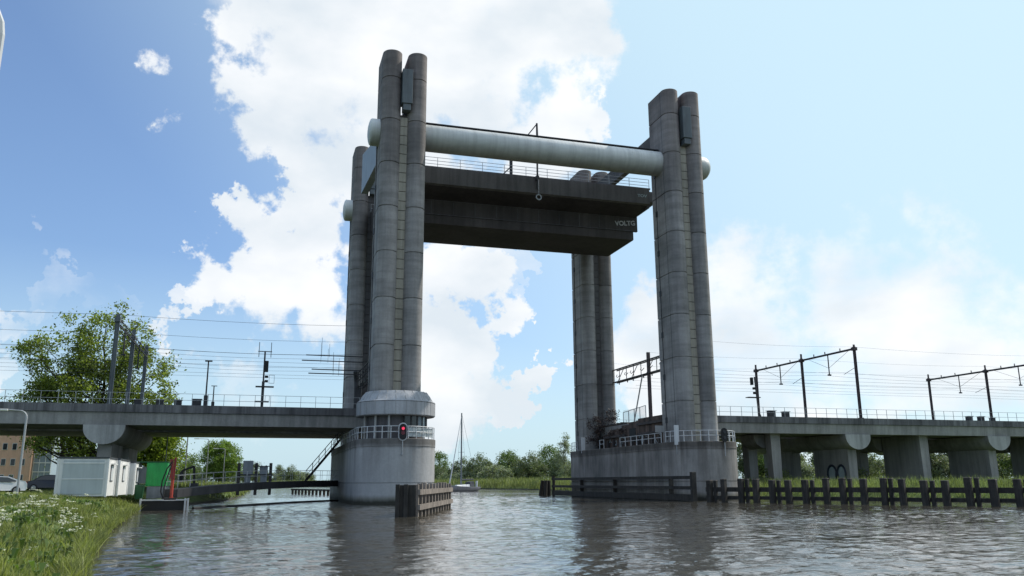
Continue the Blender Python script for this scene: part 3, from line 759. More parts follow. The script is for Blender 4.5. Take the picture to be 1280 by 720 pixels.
# ------------------------------------------------------------------ control room drum
cr_ = thing('control_room', 'round concrete bridge keeper control room with projecting roof ring', 'control room', (13.87,90.0,6.6))
m = MB(); m.lathe(13.87,90.0,[(3.3,8.95),(4.12,8.97),(4.2,9.05),(4.2,10.45),(4.14,10.5),(3.95,10.62),(3.6,11.2),(3.3,11.55),(2.4,11.6)],64); m.build('roof_ring', M['drum'], cr_, smooth=30)
m = MB()
for i in range(24):
    a = 2*pi*i/24+.1; c, s = cos(a), sin(a)
    m.tube((13.87+4.2*c,90+4.2*s,9.05),(13.87+4.2*c,90+4.2*s,10.48),.025,n=4)
    # stepped ribs of the sloping roof
    m.tube((13.87+3.95*c,90+3.95*s,10.6),(13.87+3.3*c,90+3.3*s,11.56),.05,n=4)
m.build('panel_joint', M['conc_gird'], cr_)
MB().lathe(13.87,90.0,[(4.215,10.36),(4.215,10.42)],64,cap=False).build('ring_groove', M['conc_par'], cr_)
MB().lathe(13.87,90.0,[(3.15,6.6),(3.15,8.96)],48).build('inner_wall', M['conc_dark'], cr_, smooth=30)
for i in range(7):
    a0, a1 = 277+14*i, 289.6+14*i
    p = [(13.87+3.3*cos(radians(a)), 90+3.3*sin(radians(a))) for a in (a0, a1)]
    fr = MB()
    for x, y in p: fr.tube((x,y,7.3),(x,y,8.95),.07,n=5)
    fr.tube((p[0][0],p[0][1],7.35),(p[1][0],p[1][1],7.35),.06,n=5)
    w_ = fr.build('window', M['steel_dark'], cr_)
    MB().add([(p[0][0],p[0][1],7.35),(p[1][0],p[1][1],7.35),(p[1][0],p[1][1],8.94),(p[0][0],p[0][1],8.94)], [(0,1,2,3)]).build('pane', M['glass_lt'] if i in (2,3,4) else M['glass'], w_)  # paler glass colour on some panes stands for a brighter reflection
m = MB()
for a in (195, 225, 250): m.tube((13.87+3.5*cos(radians(a)),90+3.5*sin(radians(a)),6.6),(13.87+3.5*cos(radians(a)),90+3.5*sin(radians(a)),9.0),.11,n=8)
m.build('column', M['conc_light'], cr_)

# signals for shipping
def pillshape(cx, cz, w, h, y0, y1, n=10):
    p = [(cx+w*cos(a), cz+h/2-w+w*sin(a)) for a in [pi*i/n for i in range(n+1)]] + [(cx+w*cos(a), cz-h/2+w+w*sin(a)) for a in [pi+pi*i/n for i in range(n+1)]]
    return MB().prism_y(p, y0, y1)
sg = thing('shipping_signal', 'oval black signal with lit red lamp on the left pier', 'traffic light', (13.95,85.5,5), 'shipping signals on the piers')
b_ = pillshape(13.95,7.2,.36,1.6,85.35,85.5).build('signal_board', M['black'], sg)
pillshape(13.95,7.2,.47,1.84,85.5,85.56).build('border', M['sign_w'], b_)
MB().lathe(0,0,[(.18,0),(.2,.04)],16)
m = MB(); m.rings([[(13.95+.15*cos(2*pi*i/16),y,7.52+.15*sin(2*pi*i/16)) for i in range(16)] for y in (85.35,85.27)]); m.build('lamp', M['lamp_red'], sg)
m = MB(); m.rings([[(13.95+.2*cos(2*pi*i/16),y,7.08+.2*sin(2*pi*i/16)) for i in range(16)] for y in (85.35,85.30)]); m.build('lamp', M['lamp_red_off'], sg)
MB().tube((13.95,85.56,4.9),(13.95,85.56,6.4),.055,n=8).tube((13.95,85.56,4.95),(13.95,85.8,4.95),.12,n=8).build('post', M['galv'], sg)
sg2 = thing('shipping_signal', 'oval black unlit signal at the right end of the right pier railing', 'traffic light', (51.0,85.3,5), 'shipping signals on the piers')
pillshape(50.85,7.25,.40,1.6,85.3,85.42).build('signal_board', M['black'], sg2)
m = MB()
for z in (7.6,6.95): m.rings([[(50.85+.18*cos(2*pi*i/16),y,z+.18*sin(2*pi*i/16)) for i in range(16)] for y in (85.3,85.24)])
m.build('lamp', M['steel_dark'], sg2); MB().tube((50.9,85.45,4.9),(50.9,85.45,6.5),.055,n=8).build('post', M['galv'], sg2)

# ------------------------------------------------------------------ viaducts
def viaduct(label, x0, x1):
    t = thing('railway_viaduct', label, 'viaduct', ((x0+x1)/2, 108.7, 8))
    MB().prism_x([(96.0,9.52),(96.35,9.5),(96.35,10.35),(96.0,10.35)], x0+.0, x1-.0).build('parapet', M['conc_par'], t)
    MB().prism_x([(96.22,9.49),(96.35,8.2),(97.2,8.2),(98.5,8.32),(107.6,8.32),(108.4,9.0),(108.4,10.1),(96.4,10.1),(96.4,9.49)], x0+.02, x1-.02).build('deck_girder', M['conc_gird'], t)
    MB().prism_x([(109.2,9.49),(109.4,8.2),(121.2,8.2),(121.4,9.49),(121.4,10.1),(109.2,10.1)], x0+.02, x1-.02).build('deck_girder', M['conc_gird'], t)
    MB().prism_x([(121.42,9.5),(121.7,9.5),(121.7,10.35),(121.42,10.35)], x0, x1).build('parapet', M['conc_par'], t)
    j = MB(); x = x0+2.4
    while x < x1:
        j.box(x, x+.035, 95.985, 96.0, 9.55, 10.34); x += 2.4
    j.build('parapet_joint', M['conc_dark'], t)
    MB().prism_x([(97.3,10.1),(97.8,10.34),(107.2,10.34),(107.8,10.1)], x0+.1, x1-.1).build('ballast', M['bark'], t)
    MB().prism_x([(110,10.1),(110.5,10.34),(120,10.34),(120.6,10.1)], x0+.1, x1-.1).build('ballast', M['bark'], t)
    railing(MB(), (x0+.3,96.2,10.33), (x1-.3,96.2,10.33), 1.25, 1.62, .028, (1,.45)).build('railing', M['galv'], t)
    railing(MB(), (x0+.3,121.5,10.33), (x1-.3,121.5,10.33), 1.2, 1.62, .028, (1,.45)).build('railing', M['galv'], t)
    r_ = MB()
    for yc in (101, 104.6, 113, 116.6):
        for s in (-.72,.72): r_.box(x0, x1, yc+s-.04, yc+s+.04, 10.36, 10.5)
    r_.build('rail', M['steel_dark'], t)
    return t
vL = viaduct('left concrete railway viaduct running to the control room pier', -110, 14.2)
vR = viaduct('right concrete railway viaduct over the bank', 50.0, 215)
# dirty end wall on the right pier
ab = thing('abutment', 'dark soot stained stepped abutment wall on the right pier', 'abutment', (50.5,108,6.6))
pf = [(96.3,6.6),(96.3,10.5),(105.5,10.5),(105.5,10.2),(108.5,10.2),(108.5,9.9),(111,9.9),(111,9.55),(115.2,9.5),(116.3,8.9),(118.6,8.7),(118.6,6.6)]
MB().prism_x(pf, 49.6, 52.4).build('wall', M['abut'], ab)
MB().box(49.56,49.62,106.3,108.4,7.4,9.3).build('opening_shade', M['black'], ab)  # black plate stands in for the shade inside an opening
m = MB(); m.box(49.3,49.62,96.4,105.6,9.55,9.85); m.box(49.2,49.62,98,105,8.3,8.5); m.box(49.2,49.62,109.5,117,8.3,8.6)
for i in range(9): m.box(49.2,49.6,98.6+2.1*i,98.85+2.1*i,6.6,7.9)
m.build('ledge', M['conc_span2'], ab)
gp = MB(); rng = random.Random(4)
for k in range(26):
    y = rng.choice([rng.uniform(98,105.6), rng.uniform(109.3,117)]); z = rng.uniform(6.9,8.1); s = rng.uniform(.2,.5)
    gp.path([(49.55, y+s*cos(a)*.6, z+s*sin(a)) for a in [rng.uniform(0,2)+i*.9 for i in range(rng.randint(3,6))]], .05, 4)
gp.build('graffiti_scrawl', M['ice_ink'], ab)
cw = MB(); rng = random.Random(31); leaf_cloud(cw, [(48.6,118.3,9.4,1.9,.5,2.4),(51.3,118.2,10.2,1.6,.5,2.6),(49.6,112,8.6,.3,4,.8)], 60, 46, .7, .12, rng)
tag(cw.build('creeper', M['leaf_brown']), 'brown withered creeper over the foot of the rear right tower', 'creeper')
fp = thing('fence_panel', 'pale mesh fence panel on the deck between the right towers', 'fence', (50.8,106,10.3))
m = MB()
for i in range(3): m.add([(50.6,105.2+2*i,10.5),(50.6,107.1+2*i,10.5),(50.6,107.1+2*i,12.2),(50.6,105.2+2*i,12.2)],[(0,1,2,3)]) if False else None
railing(m, (50.6,105.0,10.3), (50.6,112.5,9.9), 2.0, 1.9, .05, (1,.1)); 
for i in range(38): m.tube((50.6,105.0+.2*i,10.4),(50.6,105.0+.2*i,12.2),.012,n=4)
m.build('mesh_frame', M['galv'], fp)
# crossheads and wall supports
GB = 'concrete supports of the railway viaduct'
def halfcyl(cx, r, depth, y0, y1, zt):
    p = [(cx-r, zt)] + [(cx-r*cos(a), zt-.25-depth*sin(a)) for a in [pi*i/18 for i in range(19)]] + [(cx+r, zt)]
    return MB().prism_y(p, y0, y1)
def support(label, cx, front=True, gl=1.3, cols=False):
    t = thing('viaduct_support', label, 'viaduct support', (cx,108,gl), GB)
    if cols:
        halfcyl(cx, 2.0, 1.6, 99.6, 103.1, 8.19).build('crosshead_beam', M['wall'], t, smooth=30)
    elif front:
        halfcyl(cx, 2.0, 1.75, 96.15, 120.5, 8.19).build('crosshead_beam', M['wall'], t, smooth=30)
        halfcyl(cx, 2.0, 1.75, 96.08, 96.14, 8.17).build('end_disc', M['conc_light'], t)
    else:
        halfcyl(cx, 2.0, 1.75, 105.6, 112.5, 8.19).build('crosshead_beam', M['wall'], t, smooth=30)
    for a, b in (((97.6,98.9),(103.2,104.7)) if cols else ((97.6,105.2),(110.2,117.8))):
        MB().rings([[(cx-.62,a,gl-.8),(cx+.62,a,gl-.8),(cx+.62,b,gl-.8),(cx-.62,b,gl-.8)], [(cx-.72,a+.05,8.25),(cx+.72,a+.05,8.25),(cx+.72,b,8.25),(cx-.72,b,8.25)]]).build('wall_pillar', M['wall'], t)
    return t
support('left viaduct support with half round crosshead above the white cabins', -15.6)
support('first wall support of the right viaduct after the pier', 65.8, False, cols=True)
sD = support('right viaduct support with half round crosshead and blue graffiti', 77.7)
support('plain wall support between the two crossheads with pale discs', 89.9, False)
support('right viaduct support with half round crosshead nearest the photo edge', 101.8)
support('last wall support at the right edge of the photo', 113.9, False)
# graffiti on the wall
gf = MB()
def loop(yc, zc, a, b, t0=0, t1=2*pi, n=18): return [(77.02, yc+a*cos(t0+(t1-t0)*i/n), zc+b*sin(t0+(t1-t0)*i/n)) for i in range(n+1)]
gf.path(loop(101.3,3.0,.95,1.15), .17, 5); gf.path(loop(99.3,3.0,.85,1.15), .17, 5); gf.path([(77.02,99.9,2.1),(77.02,98.7,1.5),(77.02,98.5,.9)], .12, 5); gf.path(loop(100.3,2.6,.3,.8), .1, 5)
gf.build('graffiti_outline', M['blue_ink'], sD)
m = MB()
for yc in (101.3, 99.3): m.prism_x([(yc+.85*cos(2*pi*i/20), 3.0+1.05*sin(2*pi*i/20)) for i in range(20)], 77.03, 77.06)
m.build('graffiti_fill', M['ice_ink'], sD)

# deck equipment cabinets
GC = 'equipment cabinets on the viaduct decks'
cb = thing('equipment_cabinet', 'small dark cabinet on the right deck, left one of the pair by the signal', 'cabinet', (65.0,97.0,10.35), GC)
MB().box(64.6,65.6,96.8,97.4,10.35,11.15).build('housing', M['steel_dark'], cb, bevel=.03); MB().box(64.5,65.7,96.7,97.5,11.15,11.22).build('lid', M['grey_m'], cb)
for x, lab, s in ((67.2,'small dark cabinet on the right deck, right one of the pair by the signal',.9),(97.8,'cabinet on the right deck left of the rightmost mast',.8),(99.9,'cabinet on the right deck nearest the rightmost mast',.8),
               (102.0,'smallest cabinet on the right deck just right of the mast',.6),(-10.6,'dark square cabinet on the left deck right of the portal',.75),(-8.8,'dark square cabinet on the left deck, middle of three',.75),(-6.9,'wider cabinet on the left deck beside the short light mast',.9),(-12.8,'cabinet on the left deck at the foot of the portal',.7)):
    dup(cb, (x,97.0,10.35), lab, scale=(s,1,s))

# ------------------------------------------------------------------ overhead line portals
GM = 'overhead line portals on the viaducts'
def portal(label, x, ztop, lattice=False, ymasts=(97.0,109.1,121.6)):
    t = thing('catenary_portal', label, 'catenary portal', (x,109,10.3), GM)
    for y in ymasts:
        m = MB(); w = .22 if lattice else .16
        m.box(x-w,x+w,y-.03,y+.03,10.1,ztop+1.0 if y != ymasts[0] else ztop+.6); m.box(x-w,x-w+.05,y-.14,y+.14,10.1,ztop+.3); m.box(x+w-.05,x+w,y-.14,y+.14,10.1,ztop+.3)
        m.box(x-.3,x+.3,y-.3,y+.3,ztop-.25,ztop+.2); m.box(x-.3,x+.3,y-.25,y+.25,10.1,10.5)
        m.build('mast', M['steel_grey' if lattice else 'mast_brown'], t)
    y0, y1 = ymasts[0], ymasts[-1]
    m = MB()
    if lattice:
        for dz in (0,-.7):
            for dx in (-.25,.25): m.tube((x+dx,y0,ztop+dz),(x+dx,y1,ztop+dz),.06,n=5)
        k = 16
        for i in range(k):
            a = y0+(y1-y0)*i/k; b = y0+(y1-y0)*(i+1)/k
            for dx in (-.25,.25): m.tube((x+dx,a,ztop-.7*(i%2)),(x+dx,b,ztop-.7*((i+1)%2)),.035,n=4)
    else:
        m.tube((x,y0,ztop),(x,y1,ztop),.15,n=8)
    m.build('crossbeam', M['steel_dark'], t)
    for yc in (102.8, 114.8):
        a = MB(); a.tube((x,yc,ztop),(x,yc,ztop-3.0),.09,n=6); a.box(x-.25,x+.25,yc-.12,yc+.12,ztop-3.1,ztop-2.9)
        a.tube((x,yc-4.6,ztop-.1),(x,yc,ztop-2.0),.025,n=4); a.tube((x,yc+4.6,ztop-.1),(x,yc,ztop-2.0),.025,n=4); a.build('dropper_post', M['steel_dark'], t)
    for yc in (100,103.4,106,112,115.5,118.6): MB().lathe(x,yc,[(.03,ztop+.1),(.1,ztop+.3),(.04,ztop+.38),(.12,ztop+.45),(.03,ztop+.5)],8).build('insulator', M['black'], t)
    arm = MB()
    for y in ymasts[:2]: arm.tube((x,y+.1,ztop-2.6),(x,y+2.6,ztop-3.3),.04,n=5)
    arm.build('registration_arm', M['galv'], t)
    return t
portal('lattice topped portal on the left viaduct in front of the poplar', -15.5, 19.5, True)
portal('three mast portal on the right viaduct nearest the right pier', 79.2, 20.1)
portal('three mast portal at the right edge of the photo', 114.6, 19.6)
# portal trusses between the tower legs
def truss(label, x, z0, z1, y0, y1, mast):
    t = thing('catenary_truss', label, 'truss', (x,(y0+y1)/2,z0))
    m = MB()
    for z in (z0, z1):
        for dx in (0,.7): m.tube((x+dx,y0,z),(x+dx,y1,z),.10,n=6)
    for i in range(11):
        y = y0+(y1-y0)*i/10; m.tube((x,y,z0),(x,y,z1),.06,n=5); m.tube((x,y,z0),(x+.7,y,z0),.05,n=4)
        if i%2 and i < 10: m.tube((x+.7,y,z1),(x+.7,y+(y1-y0)/10,z0),.05,n=4)
    m.build('lattice_beam', M['steel_dark'], t)
    h = MB()
    for y in (99.5,101.5,104.8,107.5,111,113,116):
        h.path([(x-.6,y,z0+.9),(x-.7,y+.15,z0+.6),(x-.4,y+.3,z0+.5),(x,y+.35,z0+.9)], .05, 5); h.tube((x-.3,y,z0),(x-.3,y,z0-.6),.08,n=6)
    h.build('insulator', M['black'], t)
    if mast:
        MB().box(x+.05,x+.45,106.7,107.1,10.3,z1+1.1).build('mast', M['mast_brown'], t); MB().tube((x,108.5,z0),(x,112.2,9.9),.1,n=6).build('brace', M['galv'], t)
    return t
truss('steel lattice truss with insulators between the two right towers', 52.0, 17.0, 18.9, 93.8, 119.0, True)
truss('steel lattice truss between the two left towers', 12.9, 15.2, 17.4, 93.8, 119.0, False)
dm = tag(MB().path([(12.6,117.2,10.3),(12.6,117.3,13),(12.4,117.2,16),(12.2,116.6,17.2)], .3, 8).box(12.2,13.1,116.9,117.7,10.3,15).build('cable_riser', M['steel_dark']), 'dark cable riser between the two left towers above the deck', 'cable riser')
# wires
GW = 'overhead line wires along the tracks'
def wire(label, y, z, x0, x1, sag, r=.017, supports=(-51,-15.5,12.9,52,79.2,114.6,150,185)):
    pts = []
    sx_ = [x0]+[s for s in supports if x0 < s < x1]+[x1]
    for a, b in zip(sx_, sx_[1:]):
        for i in range(8): f = i/8; pts.append((a+(b-a)*f, y, z-sag*4*f*(1-f)))
    pts.append((x1, y, z)); o = MB().path(pts, r, 4).build('overhead_wire', M['cable']); tag(o, label, 'wire', GW); return o
for yy, pos in ((101,'nearest'),(104.6,'second nearest'),(113,'second farthest'),(116.6,'farthest')):
    for x0, x1, side in ((-110,11.5,'left'),(53,215,'right')):
        wire('contact wire over the %s track of the %s viaduct' % (pos, side), yy, 16.0, x0, x1, .03)
        wire('messenger wire over the %s track of the %s viaduct' % (pos, side), yy, 17.3, x0, x1, .4)
for yy, lab in ((97.2,'near edge'),(109.1,'middle'),(121.4,'far edge')):
    wire('feeder wire on portal tops at the %s of the left viaduct' % lab, yy, 20.1, -110, 11.5, .25, .02)
    wire('feeder wire on portal tops at the %s of the right viaduct' % lab, yy, 20.4, 53, 215, .3, .012)
GR = 'rigid conductor bars beside the rear left tower'
for k, (y, z, x0, lab) in enumerate(((112,18.6,5.2,'topmost'),(110,17.6,4.6,'second highest'),(114,17.0,6.1,'third highest'),(112,16.2,5.6,'lowest'))):
    t = thing('conductor_bar', '%s of the horizontal bars left of the rear left tower' % lab, 'bar', (x0,y,z), GR)
    MB().tube((x0,y,z),(12.6,y,z),.07,n=6).build('rod', M['steel_dark'], t)
    MB().tube((x0+2.0+.4*k,y,z-.2),(x0+2.0+.4*k,y,z+2.4),.025,n=4).tube((x0+3+.3*k,y,z-.2),(x0+3+.3*k,y,z+1.6),.025,n=4).build('hanger', M['cable'], t)
# railway signals
s1 = thing('railway_signal', 'tall slim signal mast with H shaped antenna on the left viaduct', 'signal', (.1,96.4,10.3))
MB().tube((0,96.6,10.3),(0,96.6,16.6),.09,n=8).tube((0,96.6,10.3),(0,96.6,13.2),.15,n=8).build('mast', M['steel_dark'], s1)
MB().box(-.75,.75,96.56,96.62,16.5,16.6).tube((-.65,96.6,15.9),(-.65,96.6,17.6),.04,n=5).tube((.65,96.6,15.9),(.65,96.6,17.6),.04,n=5).build('antenna', M['grey_m'], s1)
MB().box(.02,.45,96.4,96.75,12.75+1.5,15.5).box(.12,.5,96.4,96.75,13.6,13.85).box(.12,.5,96.4,96.75,13.1,13.35).build('signal_head', M['black'], s1, bevel=.04)
MB().box(-.8,1.15,96.2,97.0,12.55,12.65).box(-.8,.7,96.2,97,10.9,11.0).build('platform', M['steel_dark'], s1)
m = MB(); 
for a, b in (((.6,13),(.6,13.9)),((1.15,13),(1.15,13.9)),((.6,13.9),(1.15,13.9)),((.6,13),(1.15,13)),((.3,11),(.3,11.6)),((.75,11),(.75,11.6)),((.3,11.6),(.75,11.6))): m.tube((a[0],96.5,a[1]),(b[0],96.5,b[1]),.03,n=4)
m.build('guard_hoop', M['galv'], s1)
s2 = thing('railway_signal', 'short signal mast with two heads on the right viaduct beside the portal', 'signal', (62.9,96.5,10.3))
MB().tube((62.9,96.6,10.3),(62.6,96.6,15.6),.09,n=8).tube((63.3,96.6,10.0),(62.9,96.6,10.9),.12,n=6).build('mast', M['steel_dark'], s2)
MB().box(62.0,62.3,96.4,96.8,14.5,15.5).box(62.25,62.65,96.4,96.75,13.9,14.2).box(62.3,62.7,96.4,96.75,13.3,13.6).build('signal_head', M['black'], s2, bevel=.04)
MB().box(61.3,63.1,96.2,97.0,12.8,12.9).build('platform', M['steel_dark'], s2)
dkl = thing('deck_lamp', 'slim dark lamp mast on the left viaduct, the taller of two', 'lamp', (-5.9,96.6,10.3), 'slim lamp masts on the left viaduct')
MB().tube((-5.9,96.6,10.3),(-5.9,96.6,15.2),.09,.07,n=8).box(-6.1,-5.7,96.4,96.8,10.3,11.5).build('pole', M['steel_dark'], dkl); MB().box(-6.25,-5.5,96.4,96.75,15.2,15.32).build('lamp_head', M['steel_dark'], dkl)
dup(dkl, (-5.15,96.9,10.3), 'slim dark lamp mast on the left viaduct, the shorter of two', scale=(.8,.8,.46))

# ------------------------------------------------------------------ timber guide wall in mid channel
gw = thing('guide_wall', 'freestanding timber fender block with pale piles in mid channel', 'timber fender', (12.4,63.5,0))
A = Vector((10.0,55.3,0)); B = Vector((15.95,72.4,0)); T = (B-A).normalized(); NRM = Vector((T.y,-T.x,0))   # NRM points to the open channel
def oriented(m, p, du, dn, z0, z1, lean=0):
    p = Vector(p); q0 = T*lean
    c = [p-T*du-NRM*dn, p+T*du-NRM*dn, p+T*du+NRM*dn, p-T*du+NRM*dn]
    m.rings([[(q.x,q.y,z0) for q in c], [(q.x+q0.x,q.y+q0.y,z1) for q in c]]); return m
n = 12
for i in range(n):
    p = A.lerp(B, i/(n-1)); oriented(MB(), p+T*rng.uniform(-.08,.08), .17, .17, -1.5, 2.1+rng.uniform(-.1,.08), rng.uniform(-.12,.06)).build('pile', M['timber'], gw, bevel=.03)
for z in (1.38,.42):
    m = MB(); oriented(m, (A+B)/2+NRM*.22, (B-A).length/2+.25, .09, z, z+.34); m.build('waling', M['timber'], gw)
m = MB(); oriented(m, (A+B)/2-NRM*.75, (B-A).length/2, .5, -1.5, 2.0); m.build('rear_planking', M['timber_dk'], gw)
m = MB(); c = A-T*.2-NRM*.62; c0 = c
q = [c-T*.05-NRM*.62, c+T*.05-NRM*.62, c+T*.05+NRM*.62, c-T*.05+NRM*.62]; m.rings([[(v.x,v.y,-1.5) for v in q],[(v.x,v.y,2.0) for v in q]]); m.build('end_planking', M['timber_dk'], gw)
for k in (-.55,0): 
    m = MB(); oriented(m, c-T*.12+NRM*k, .08, .13, -1.0, 2.05); m.build('end_pile', M['timber_dk'], gw)
# right bank fender
rf = thing('bank_fender', 'long row of dark timber piles and rails along the right bank', 'timber fender', (52,66,0))
A = Vector((44.9,80.0,0)); B = Vector((58.8,54.8,0)); T = (B-A).normalized(); NRM = Vector((-T.y,T.x,0)); L = (B-A).length
if NRM.dot(Vector((-1,-1,0))) < 0: NRM = -NRM
st_ = 1.78; k = 0; x = 0.6
while x < L+22:
    p = A+T*(x+rng.uniform(-.12,.12))+NRM*rng.uniform(-.05,.05); jit = rng.uniform(-.14,.14)
    pm = MB(); ln = rng.uniform(-.10,.10); oriented(pm, p, .27*rng.uniform(.85,1.12), .27, -1.5, 2.18+jit, ln); 
    pm.build('pile', M['timber_dk'], rf, bevel=.04)
    MB().add([], []) 
    cp = MB(); oriented(cp, p+T*ln, .27, .28, 2.18+jit, 2.24+jit); cp.build('pile_cap', M['timber'], rf)
    if k % 2 == 0:
        pm = MB(); oriented(pm, p+T*.5-NRM*.35, .17, .18, -1.5, 2.15+jit); pm.build('pile', M['timber_dk'], rf, bevel=.04)
        cp = MB(); oriented(cp, p+T*.5-NRM*.35, .18, .19, 2.15+jit, 2.21+jit); cp.build('pile_cap', M['timber'], rf)
    x += st_; k += 1
for z, h in ((1.05,.46),(.30,.34)):
    m = MB(); oriented(m, (A+B)/2+T*11-NRM*.34, L/2+11, .09, z, z+h); m.build('waling', M['timber_dk'], rf)

# ------------------------------------------------------------------ footbridge, stairs and gear at left pier
fbp = [(-7.1,79.6,1.1),(-3.5,85.5,1.45),(0.5,92.5,1.68),(5,100.5,1.8),(9.7,109,1.85)]
fb = thing('footbridge', 'low grey footbridge sloping from the left bank to the pier', 'footbridge', (1,94,1.5))
m = MB(); v = []
for i, p in enumerate(fbp):
    th = .64; v.append([(p[0]-.55,p[1]+.3,p[2]-.12),(p[0]+.55,p[1]-.3,p[2]-.12),(p[0]+.55,p[1]-.3,p[2]+th-.05),(p[0]-.55,p[1]+.3,p[2]+th-.05)])
m.rings(v); m.build('girder', M['steel_dark'], fb)
m = MB()
for a, b in zip(fbp, fbp[1:]):
    for s in (-1, 1):
        railing(m, (a[0]+.5*s,a[1]-.28*s,a[2]+.7), (b[0]+.5*s,b[1]-.28*s,b[2]+.7), 1.05, 1.9, .022, (1,.5))
m.build('railing', M['galv'], fb)
bo = tag(MB().path([(-5.2,79.5,.05),(-1,88,.04),(4,98,.05),(9.5,106,.05)], .13, 8).build('floating_boom', M['black']), 'thin dark floating boom on the water in front of the footbridge', 'boom')
ss = thing('access_stair', 'dark steel stair climbing from the footbridge to the left viaduct', 'stair', (7.5,106,2.5))
m = MB()
for dy in (0,.8): m.bar((5.6,105.4+dy,2.4),(10.2,109.4+dy,7.9),.22)
m.build('stringer', M['steel_dark'], ss)
m = MB()
for i in range(22): f = i/21; m.box(5.6+4.6*f-.12,5.6+4.6*f+.12,105.4+4*f,106.2+4*f,2.4+5.5*f,2.44+5.5*f)
m.build('tread', M['steel_dark'], ss)
m = MB()
for i in range(7): f = i/6; m.tube((5.6+4.6*f,105.4+4*f,2.4+5.5*f),(5.6+4.6*f,105.4+4*f,3.6+5.5*f),.045,n=5)
m.tube((5.6,105.4,3.6),(10.2,109.4,9.1),.05,n=5); m.tube((5.6,105.4,3.0),(10.2,109.4,8.5),.035,n=5); m.build('handrail', M['steel_dark'], ss)
wg = thing('winding_gear', 'three dark timber posts holding two grey machine boxes by the footbridge', 'winding gear', (-.3,97,1.8))
for x in (-1.95,-.15,1.35): MB().box(x-.16,x+.16,96.6,96.95,.9,4.3).build('post', M['timber_dk'], wg, bevel=.03)
m = MB(); m.box(-2.2,1.7,96.4,97.6,1.9,2.1); m.box(-2.1,1.6,96.5,96.62,3.0,3.12); m.box(-.2,1.5,96.5,96.6,3.9,4.0); m.build('platform', M['steel_dark'], wg)
MB().box(-1.55,-.5,96.8,97.6,3.1,4.55).box(-1.35,-.7,96.8,97.6,2.1,3.1).build('machine_box', M['grey_m'], wg, bevel=.05)
m = MB(); m.prism_y([(.2,3.0),(1.05,3.0),(1.05,3.9),(.85,4.1),(.7,3.9),(.55,3.9),(.4,4.1),(.2,3.9)],96.8,97.6); m.box(.3,1.0,96.8,97.5,2.1,3.0); m.build('machine_box', M['grey_m'], wg, bevel=.04)
fpile = thing('pile_row', 'row of small dark piles far away under the footbridge', 'piles', (9,165,0))
for i in range(11): MB().tube((7+.52*i,178-2.3*i,-1),(7+.52*i,178-2.3*i,.95),.24,n=6).build('pile', M['timber_dk'], fpile)
MB().bar((6.8,178.6,.85),(12.5,153.8,.85),.3).build('cap_beam', M['timber_dk'], fpile)

# ------------------------------------------------------------------ site cabins, container, pontoon, crane
GSC = 'white site cabins by the canal'
def cabin(label, x0, x1, y0, y1, ztop=4.1, z0=1.3):
    t = thing('site_cabin', label, 'site cabin', ((x0+x1)/2,(y0+y1)/2,z0), GSC)
    MB().box(x0,x1,y0,y1,z0,ztop-.12).build('wall', M['cabin_w'], t, bevel=.03)
    MB().box(x0-.06,x1+.06,y0-.06,y1+.06,ztop-.12,ztop).build('roof', M['cabin_trim'], t)
    for x, y in ((x0,y0),(x1,y0),(x1,y1),(x0,y1)): MB().box(x-.07,x+.07,y-.07,y+.07,z0-.05,ztop-.13).build('corner_post', M['cabin_w'], t)
    wm_ = (y0+y1)/2; f = MB(); f.box(x1+.005,x1+.05,wm_-.55,wm_+.55,ztop-1.75,ztop-.55); w = f.build('window', M['cabin_trim'], t)
    MB().box(x1+.05,x1+.06,wm_-.48,wm_+.48,ztop-1.68,ztop-.62).build('shutter', M['white'], w)
    MB().box(x1+.02,x1+.3,wm_-.6,wm_+.6,ztop-.52,ztop-.44).build('window_hood', M['cabin_w'], w)
    return t
c1 = cabin('nearest white site cabin with its shaded long side coloured grey', -13.8, -10.5, 68.0, 71.6)
MB().box(-13.45,-10.75,67.955,67.99,1.45,3.85).build('side_shade_panel', M['cabin_g'], c1)  # grey plate puts the shade of this side into the colour
m = MB(); m.box(-13.5,-10.7,67.93,67.96,2.5,2.56); m.box(-13.5,-10.7,67.93,67.96,3.62,3.7); m.build('panel_trim', M['cabin_w'], c1)
cabin('second white site cabin with a shuttered end window', -14.2, -10.35, 72.2, 77.2)
cabin('farthest white site cabin beside the green container', -13.6, -9.95, 77.9, 81.5, 4.0)
gc = thing('container', 'green container hut with grey lower skirt beside the site cabins', 'container', (-8.8,82,1.0))
MB().box(-9.3,-7.6,80.3,84,1.95,4.0).build('body', M['green'], gc, bevel=.04)
MB().box(-9.15,-7.65,80.35,84,.9,1.93).build('skirt', M['grey_m'], gc); MB().box(-10.1,-9.32,80.6,83.5,2.2,3.6).build('side_box', M['grey_m'], gc)
MB().box(-10.2,-7.55,80.2,84.1,3.98,4.06).build('lid', M['dgreen'], gc)
m = MB()
for i in range(7): m.box(-9.2+.24*i,-9.12+.24*i,80.27,80.3,2.05,3.9)
m.build('rib', M['green'], gc)
wb = thing('waste_bin', 'dark green wheeled bin in the grass beside the pontoon', 'bin', (-9.6,79.3,1.0))
MB().rings([[(-9.9,79.1,.9),(-9.35,79.1,.9),(-9.35,79.6,.9),(-9.9,79.6,.9)],[(-10.0,79,1.95),(-9.25,79,1.95),(-9.25,79.7,1.95),(-10.0,79.7,1.95)]]).build('body', M['dgreen'], wb)
MB().box(-10.05,-9.2,78.95,79.8,1.95,2.08).build('lid', M['dgreen'], wb); 
for x in (-9.9,-9.4): MB().tube((x,79.65,1.0),(x+.06,79.65,1.0),.12,n=12).build('wheel', M['tyre'], wb)
pt = thing('pontoon', 'black floating pontoon with white edge posts at the bank', 'pontoon', (-7.3,77.5,0))
MB().box(-9.1,-5.6,76.6,78.9,-.2,.78).build('hull', M['black'], pt, bevel=.03)
